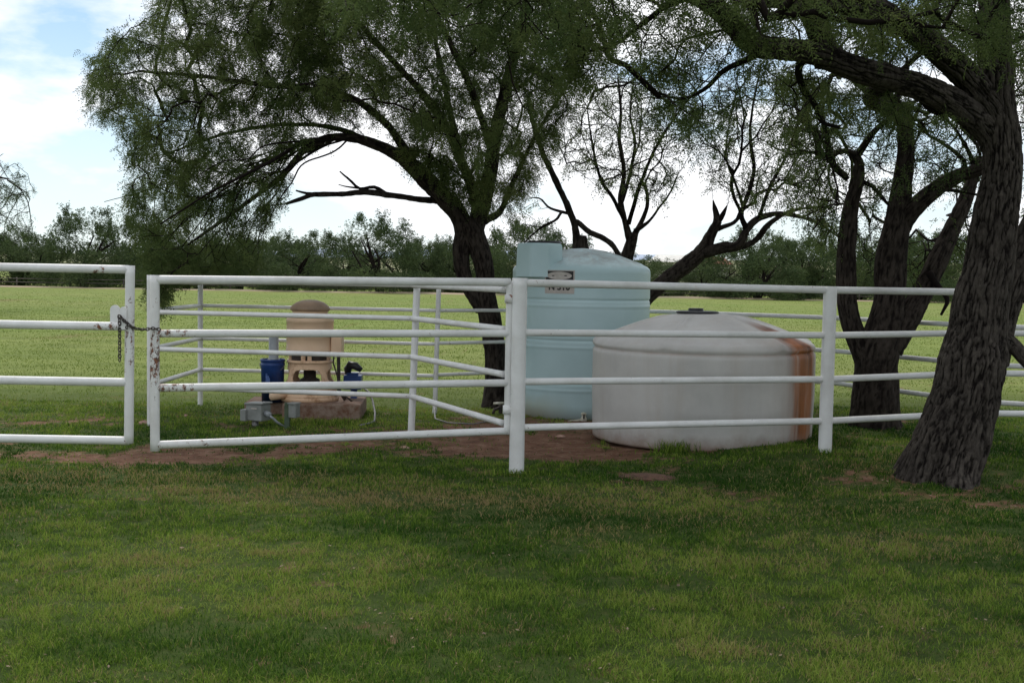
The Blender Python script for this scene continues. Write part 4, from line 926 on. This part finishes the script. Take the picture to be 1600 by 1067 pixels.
# leaning tree
Yz = 14.9
b3 = P(975, 600, Yz); b3[2] = -0.1
limbs = [([b3, P(985, 500, Yz), P(1005, 470, Yz), P(1035, 442, Yz), P(1070, 415, Yz), P(1098, 392, Yz), P(1112, 365, Yz), P(1122, 345, Yz)], [0.2, 0.13, 0.115, 0.10, 0.10, 0.095, 0.07, 0.05], True),
         LB([(1112, 365, Yz, .05), (1120, 345, Yz, .045), (1117, 325, Yz, .03), (1114, 312, Yz, .008)]),
         LB([(1118, 352, Yz, .04), (1130, 335, Yz, .035), (1137, 320, Yz, .006)]),
         LB([(1095, 395, Yz, .08), (1125, 388, Yz-.1, .075), (1155, 382, Yz-.2, .06), (1167, 360, Yz-.2, .05), (1180, 345, Yz-.2, .042), (1210, 335, Yz-.2, .034), (1245, 338, Yz-.2, .026), (1280, 350, Yz-.2, .018), (1310, 370, Yz-.2, .01)]),
         LB([(1125, 388, Yz-.1, .045), (1150, 388, Yz-.1, .045), (1180, 376, Yz, .038), (1200, 352, Yz, .034), (1225, 335, Yz, .028), (1262, 325, Yz, .02), (1300, 325, Yz, .012)]),
         LB([(1166, 358, Yz-.2, .04), (1158, 335, Yz-.3, .03), (1170, 300, Yz-.3, .028), (1178, 265, Yz-.3, .024), (1172, 220, Yz-.3, .02), (1178, 160, Yz-.3, .014), (1190, 100, Yz-.3, .008)]),
         LB([(1122, 358, Yz, .035), (1150, 345, Yz+.2, .024), (1160, 330, Yz+.3, .022), (1150, 290, Yz+.4, .018), (1135, 250, Yz+.5, .014), (1140, 190, Yz+.6, .009)]),
         LB([(1185, 345, Yz-.2, .028), (1200, 300, Yz-.4, .022), (1225, 250, Yz-.6, .018), (1245, 200, Yz-.7, .014), (1270, 150, Yz-.8, .008)])]
tg = shuffle(region([(1100, 150), (1160, 90), (1250, 100), (1300, 200), (1320, 340), (1290, 400), (1230, 330), (1150, 320), (1090, 270), (1060, 180)], 1500, Yz-1.5, Yz+1.5))
tree('mesquite_tree', (b3[0], b3[1], 0), limbs, tg, 'leaning mesquite with a broken stub and long thin twigs behind the white tank', per=3.2, seed=11, trunk_sides=40, curl=0.8, tipr=0.003, jitp=0.03)

# twin trunk tree on the right ------------------------------------------------
Y2 = 11.6
b4 = P(1368, 655, Y2); b4[2] = -0.05
limbs = [([b4, P(1366, 640, Y2), P(1368, 590, Y2), P(1372, 550, Y2), P(1382, 510, Y2), P(1390, 460, Y2), P(1392, 410, Y2), P(1402, 350, Y2), P(1410, 290, Y2), P(1416, 230, Y2), P(1412, 190, Y2), P(1385, 155, Y2-.2), P(1350, 132, Y2-.4), P(1300, 90, Y2-.6)], [0.27, 0.235, 0.22, 0.22, 0.19, 0.15, 0.15, 0.12, 0.10, 0.085, 0.085, 0.07, 0.055, 0.04], True),
         LB([(1358, 570, Y2, .13), (1338, 528, Y2, .105), (1324, 480, Y2, .098), (1322, 420, Y2, .10), (1325, 360, Y2, .095), (1330, 320, Y2, .075), (1341, 275, Y2, .062), (1340, 250, Y2, .045), (1328, 238, Y2, .030), (1306, 240, Y2, .026), (1299, 248, Y2, .024), (1308, 262, Y2, .026), (1322, 276, Y2, .03)], True),
         LB([(1338, 247, Y2, .04), (1352, 225, Y2, .034), (1372, 200, Y2, .03), (1392, 182, Y2-.1, .028), (1405, 150, Y2-.2, .02)]),
         LB([(1325, 280, Y2, .03), (1300, 255, Y2, .03), (1290, 200, Y2-.1, .026), (1275, 165, Y2-.2, .022), (1255, 140, Y2-.3, .018), (1248, 100, Y2-.4, .012)]),
         LB([(1390, 545, Y2, .14), (1418, 500, Y2, .12), (1442, 455, Y2+.1, .11), (1462, 415, Y2+.1, .10), (1482, 370, Y2+.2, .085), (1505, 320, Y2+.3, .07), (1530, 250, Y2+.4, .05)], True),
         LB([(1392, 400, Y2, .11), (1410, 350, Y2, .10), (1435, 318, Y2-.1, .09), (1465, 294, Y2-.2, .08), (1500, 274, Y2-.3, .07), (1535, 264, Y2-.4, .065), (1580, 230, Y2-.5, .04)], True),
         LB([(1450, 425, Y2, .04), (1472, 455, Y2-.1, .03), (1480, 468, Y2-.2, .025), (1470, 492, Y2-.2, .012)]),
         LB([(1338, 282, Y2, .025), (1360, 290, Y2, .022), (1380, 310, Y2, .018), (1397, 330, Y2, .01)]),
         LB([(1500, 274, Y2-.3, .03), (1508, 255, Y2-.3, .022), (1490, 235, Y2-.3, .018), (1455, 215, Y2-.3, .014), (1425, 190, Y2-.3, .01)]),
         LB([(1525, 265, Y2-.3, .035), (1515, 240, Y2-.3, .02), (1495, 205, Y2-.3, .015), (1470, 180, Y2-.2, .01)]),
         LB([(1462, 296, Y2, .02), (1500, 300, Y2, .018), (1530, 305, Y2, .012)])]
tg = shuffle(region([(1210, 110), (1300, 130), (1330, 240), (1320, 330), (1290, 400), (1250, 330), (1215, 220)], 420, Y2-1, Y2+1.5),
             region([(1350, 150), (1540, 150), (1540, 300), (1430, 310), (1350, 320)], 420, Y2-1, Y2+2), region([(1330, 330), (1400, 330), (1440, 400), (1530, 300), (1540, 420), (1450, 450), (1340, 430)], 200, Y2, Y2+2.4),
             region([(1250, -300), (1700, -300), (1750, 200), (1560, 200), (1300, 60)], 500, Y2-2, Y2+3))
tree('mesquite_tree', (b4[0], b4[1], 0), limbs, tg, 'forked dark trunked mesquite standing between the front and back fences', per=9, seed=14, lw=(0.05, 0.09), step=0.14, tint0=0.28, trunk_sides=72, jit=0.016)

# big near tree on the right ---------------------------------------------------
Yn = 8.75
b5 = G(1472, 762, 0); Yn = b5[1]+0.25
b5 = np.array([P(1466, 700, Yn)[0], Yn, -0.12])
limbs = [([b5, P(1465, 745, Yn), P(1481, 695, Yn), P(1507, 624, Yn), P(1519, 565, Yn), P(1527, 518, Yn), P(1533, 459, Yn), P(1546, 400, Yn), P(1557, 330, Yn), P(1565, 280, Yn), P(1564, 200, Yn), P(1557, 120, Yn), P(1554, 40, Yn), P(1550, -60, Yn), P(1540, -250, Yn)], [0.33, 0.285, 0.275, 0.26, 0.25, 0.205, 0.20, 0.18, 0.165, 0.14, 0.135, 0.12, 0.115, 0.10, 0.07], True),
         LB([(1546, 565, Yn+.05, .15), (1562, 500, Yn+.1, .125), (1583, 440, Yn+.1, .12), (1612, 370, Yn+.15, .12), (1650, 280, Yn+.2, .12), (1680, 150, Yn+.2, .10), (1700, -50, Yn+.2, .08)], True),
         LB([(1560, 530, Yn, .1), (1582, 540, Yn, .06), (1600, 560, Yn-.05, .05), (1618, 585, Yn-.1, .03)], True),
         LB([(1568, 270, Yn, .10), (1544, 207, Yn, .105), (1500, 168, Yn-.1, .105), (1450, 142, Yn-.2, .10), (1390, 122, Yn-.3, .095), (1330, 105, Yn-.4, .09), (1270, 84, Yn-.5, .08), (1215, 76, Yn-.6, .075), (1180, 72, Yn-.7, .075), (1152, 45, Yn-.8, .07), (1125, 18, Yn-.9, .065), (1085, -8, Yn-1, .06), (1010, -30, Yn-1.2, .05), (900, -50, Yn-1.4, .035)], True),
         LB([(1560, 190, Yn, .12), (1515, 125, Yn-.1, .105), (1465, 78, Yn-.3, .095), (1410, 38, Yn-.5, .09), (1355, 12, Yn-.7, .095), (1290, -2, Yn-.9, .085), (1200, -8, Yn-1.1, .08), (1100, -40, Yn-1.4, .06), (950, -120, Yn-1.8, .045)], True),
         LB([(1290, 100, Yn-.4, .08), (1275, 60, Yn-.5, .055), (1262, 20, Yn-.6, .05), (1255, -20, Yn-.7, .045)], True),
         LB([(1330, 108, Yn-.4, .07), (1300, 72, Yn-.3, .045), (1285, 30, Yn-.2, .04), (1280, -30, Yn-.1, .03)]),
         LB([(1380, 128, Yn-.3, .075), (1360, 155, Yn+.3, .06), (1400, 175, Yn+1.0, .06), (1414, 200, Yn+1.8, .05)]),
         LB([(1255, 88, Yn-.5, .04), (1248, 110, Yn-.4, .03), (1258, 145, Yn-.3, .026), (1275, 165, Yn-.2, .022), (1285, 190, Yn-.1, .018), (1310, 200, Yn, .012)]),
         LB([(1195, 76, Yn-.7, .035), (1165, 95, Yn-.7, .024), (1130, 112, Yn-.6, .02), (1100, 140, Yn-.5, .015), (1060, 155, Yn-.4, .01), (1025, 145, Yn-.4, .006)]),
         LB([(1420, 130, Yn-.2, .03), (1460, 175, Yn-.1, .02), (1500, 180, Yn, .015)]),
         LB([(1085, -8, Yn-1, .03), (1040, 10, Yn-.9, .022), (1000, 40, Yn-.8, .018), (960, 70, Yn-.7, .014), (920, 80, Yn-.6, .01)])]
def over(n_, x0, x1, y0, y1, dz0, dz1):
    x = rng.uniform(x0, x1, n_); y = rng.uniform(y0, y1, n_); z = 1.6+0.285*y+0.25+rng.uniform(dz0, dz1, n_)
    return np.stack([x, y, z], -1)
tg = shuffle(region([(930, -60), (1250, -60), (1260, 60), (1150, 110), (1040, 110), (960, 90)], 150, Yn-2, Yn+1), region([(1000, 90), (1230, 90), (1260, 150), (1240, 230), (1120, 200), (1010, 210)], 60, Yn-1, Yn+1.5),
             region([(1250, -60), (1650, -60), (1650, 110), (1560, 100), (1450, 60), (1380, 110), (1260, 70)], 260, Yn-2, Yn+2.5),
             region([(1250, 110), (1380, 130), (1500, 180), (1480, 210), (1300, 190)], 60, Yn-.5, Yn+2),
             region([(500, -80), (960, -80), (950, 60), (860, 70), (740, 45), (620, 40), (520, 20)], 230, Yn-2, Yn+0.5),
             region([(860, 40), (960, 60), (930, 130), (880, 120)], 36, Yn-1, Yn+.5), region([(1590, 100), (1700, 100), (1700, 420), (1600, 420)], 60, Yn, Yn+3))
ov = np.concatenate([over(1000, 1.6, 8, 3.0, 11.5, 0, 2.4), over(350, -1.5, 3, 7.5, 11.5, 0, 2.0)])  # unseen crown overhead, added to the tree to shade the lawn
tree('mesquite_tree', (b5[0], b5[1], 0), limbs, np.concatenate([tg, ov]), 'massive near mesquite with deeply furrowed leaning trunk at the right edge', per=50, gap=0.33, seed=17, lw=(0.038, 0.078), step=0.16, tint0=0.35, trunk_sides=200, trunkstep=0.012, jit=0.026, maxd=7, bark=M_BARK)

# the left edge neighbour: sparse tree whose twigs enter the frame ---------------
Yl = 42.0
b6 = P(-110, 470, Yl); b6[2] = -0.1
limbs = [([b6, P(-110, 430, Yl), P(-105, 390, Yl), P(-80, 350, Yl), P(-50, 320, Yl), P(-20, 290, Yl)], [0.3, 0.24, 0.2, 0.14, 0.1, 0.05], True),
         LB([(-105, 390, Yl, .18), (-150, 340, Yl, .12), (-200, 290, Yl, .08), (-240, 240, Yl, .04)]), LB([(-95, 370, Yl, .12), (-110, 310, Yl, .1), (-120, 250, Yl, .07), (-110, 190, Yl, .04)])]
tg = shuffle(region([(-260, 250), (-150, 200), (-40, 225), (40, 262), (60, 300), (30, 340), (60, 370), (-20, 400), (-250, 400)], 520, Yl-3, Yl+3))
tree('mesquite_tree', (b6[0], b6[1], 0), limbs, tg, 'airy mesquite at the left edge with sparse foliage against the sky', per=16, seed=21, lw=(0.10, 0.2), step=0.35, tipr=0.008, trunk_sides=24, trunkstep=0.1, leaf=M_LEAF_FAR, tint0=0.35)

# ------------------------------------------------------------------ treeline beyond the pasture
def bushy(seed, H=6.5, W=9.0, nleaf=5200, lobes=26, low=0.0):
    r_ = np.random.default_rng(seed); t = bpy.data.objects.new('mesquite_tree', None); col.objects.link(t)
    tm = MB()
    tips = []
    for q in range(r_.integers(3, 6)):
        a_ = r_.uniform(0, 6.28); l_ = r_.uniform(0.18, 0.36)*W; p0 = np.array([r_.normal(0, .15), r_.normal(0, .15), -0.3]); p3 = np.array([math.cos(a_)*l_, math.sin(a_)*l_, r_.uniform(.45, .75)*H])
        p1 = p0+np.array([math.cos(a_)*l_*0.2, math.sin(a_)*l_*0.2, H*0.2]); p2 = (p1+p3)/2+r_.normal(0, .3, 3)
        pp, qq = smooth_path([p0, p1, p2, p3], [0.2, 0.15, 0.1, 0.05], 0.3); tm.tube(pp, qq, 8)
        for s_ in range(5):
            i = r_.integers(len(pp)//3, len(pp)); b_ = r_.uniform(0, 6.28); e_ = pp[i]+np.array([math.cos(b_), math.sin(b_), r_.uniform(0.1, 0.9)])*r_.uniform(0.8, 2.2)
            tm.tube([pp[i], (pp[i]+e_)/2+r_.normal(0, .15, 3), e_], [qq[i]*0.6, qq[i]*0.4, 0.02], 6)
    mesh_obj('trunk', tm, M_BARK2, t)
    LPs = []
    for q in range(lobes):
        a_ = r_.uniform(0, 6.28); rr_ = W/2*math.sqrt(r_.uniform(0, 1))*0.82
        hgt_ = H*(1-0.55*(rr_/(W/2))**2)
        z = (r_.uniform(0.10, 0.95) if q % 3 else r_.uniform(0.05, 0.3))*hgt_; s_ = r_.uniform(0.10, 0.2)*W
        n_ = int(nleaf/lobes*(0.5+r_.uniform(0, 1)))
        d_ = r_.normal(0, 1, (n_, 3)); d_ /= np.linalg.norm(d_, axis=1)[:, None]; d_ *= (r_.uniform(0.2, 1, n_)**0.5)[:, None]
        LPs.append(np.array([rr_*math.cos(a_), rr_*math.sin(a_), z])+d_*np.array([s_, s_, s_*0.62]))
        if z/hgt_ > 0.7:                                # wispy upright shoots break the outline
            m_ = n_//7; k_ = r_.integers(3, 6)
            for j in range(k_):
                dirn = np.array([r_.normal(0, .45), r_.normal(0, .45), 1.0]); u_ = r_.uniform(0, 1, m_)[:, None]
                LPs.append(np.array([rr_*math.cos(a_)+r_.normal(0, s_*.5), rr_*math.sin(a_), z+s_*0.4])+dirn*u_*r_.uniform(0.35, 0.95)+r_.normal(0, 0.12, (m_, 3)))
    LP = np.concatenate(LPs); LP = LP[LP[:, 2] > low*H*(1+r_.uniform(0, 1, len(LP)))]
    tn_ = 0.38+0.9*(fbm(LP[:, 0]*0.7+seed, LP[:, 1]*0.7, LP[:, 2]*0.7, 3, seed)-0.5)+r_.normal(0, 0.1, len(LP))
    v, f, tt = leaf_mesh(LP, r_.normal(0, 1, LP.shape)*0.6+np.array([0, 0, 0.3]), r_.uniform(0.12, 0.28, len(LP)), 0.5, np.clip(tn_, 0, 1), leaflets=4, droop=0.0)
    mesh_obj('crown', MB().add(v, f, tt), M_LEAF_FAR, t, smooth=False, attr='tint')
    return t
protos = [bushy(31, 6.5, 9.5, 10500, 34), bushy(32, 6.0, 8.0, 9500, 30), bushy(33, 7.0, 9.0, 10500, 30), bushy(34, 5.5, 10.0, 11500, 36)]
used = [False]*4
#      px, top y, Y, width factor, proto, label
FT = [(-60, 352, 100, 1.1, 0, 'rounded far tree at the extreme left of the treeline'),
      (30, 362, 104, 1.0, 1, 'far tree with low crown under the airy twigs at the left edge'),
      (125, 322, 98, 0.95, 2, 'tallest far tree left of the gates, domed above the gate end'),
      (215, 350, 106, 1.0, 3, 'far tree just right of the domed one, partly behind drooping twigs'),
      (290, 366, 99, 1.0, 0, 'dark far tree seen under the drooping left crown'),
      (375, 372, 102, 0.9, 1, 'far tree above the middle of the first gate section'),
      (455, 362, 97, 0.85, 2, 'dark dense far tree directly above the pump cap'),
      (525, 372, 112, 0.8, 3, 'pale far bush in the gap right of the dark dense far tree'),
      (600, 334, 97, 1.0, 2, 'broad feathery far tree below the dead branch'),
      (672, 378, 104, 0.75, 1, 'low far tree immediately left of the middle trunk'),
      (735, 372, 106, 0.9, 0, 'far tree hidden behind the middle trunk'),
      (815, 352, 98, 0.95, 3, 'far tree between the middle trunk and the blue green tank'),
      (885, 362, 103, 0.9, 2, 'far tree rising just behind the tank filler neck'),
      (965, 395, 108, 0.8, 1, 'low pale far bush behind the slender stems'),
      (1040, 410, 100, 0.8, 0, 'lowest far bush below the distant roofs'),
      (1110, 400, 99, 0.8, 3, 'low dark far tree right of the leaning trunk'),
      (1185, 358, 96, 0.95, 2, 'tall far tree seen over the white tank'),
      (1265, 372, 99, 0.9, 1, 'far tree left of the forked trunk above the second fence post'),
      (1345, 362, 104, 1.0, 0, 'far tree seen between the stems of the forked trunk'),
      (1430, 372, 98, 0.95, 3, 'far tree right of the forked trunk'),
      (1510, 362, 102, 1.0, 2, 'far tree just left of the massive near trunk'),
      (1600, 372, 99, 1.0, 1, 'far tree at the right edge behind the massive trunk'),
      (1690, 366, 103, 1.0, 0, 'far tree beyond the right edge of the treeline')]
Hs = [6.5, 6.0, 7.0, 5.5]
for i, (px, ty, Yv, wf, pi_, lab) in enumerate(FT):
    o = protos[pi_] if not used[pi_] else copy_tree(protos[pi_]); used[pi_] = True
    ty = ty-5; tp = P(px, ty, Yv); s_ = (tp[2]+0.3)/Hs[pi_]/1.02
    o.location = Vector((float(tp[0]), Yv, -0.15)); o.scale = (wf*1.0, wf*1.0, s_); o.rotation_euler = (0, 0, i*1.37)
    tag(o, lab, 'tree', 'mesquite trees along the far edge of the pasture')
# second row behind fills the gaps low down
r9 = np.random.default_rng(99)
BL = ['at the far left beyond the frame edge', 'left of the domed tall far tree', 'right of the domed tall far tree', 'above the latch gap between the two gates', 'above the left third of the closed gate', 'above the thin back corner post', 'between the pump cap and the gate middle', 'just right of the pump cap', 'below the dead branch tip', 'touching the left side of the middle trunk', 'touching the right side of the middle trunk', 'behind the tall tank filler neck', 'behind the dome of the tall tank', 'just right of the tall tank', 'above the lid of the low tank', 'above the right shoulder of the low tank', 'left of the forked tree near the fence post', 'between the two stems of the forked tree', 'right of the forked tree', 'behind the massive near trunk', 'at the right edge beyond the massive trunk']
bk_ = [(-110, 0), (75, 1), (170, 2), (250, 3), (335, 1), (415, 3), (490, 0), (560, 1), (640, 3), (705, 2), (775, 1), (850, 0), (925, 3), (1000, 1), (1150, 0), (1225, 3), (1305, 2), (1390, 1), (1470, 0), (1555, 3), (1645, 2)]
for i, (px, pi_) in enumerate(bk_):
    o = copy_tree(protos[pi_]); Yv = 118+8*r9.uniform(); tp = P(px, 374+8*r9.uniform()+(900 < px < 1110)*26, Yv)
    o.location = Vector((float(tp[0]), Yv, -0.15)); o.scale = (1.05, 1.0, (tp[2]+.3)/Hs[pi_]); o.rotation_euler = (0, 0, 2+i*2.1)
    tag(o, 'back row far tree '+BL[i], 'tree', 'low trees behind the far treeline')
print('objects', len(bpy.data.objects))
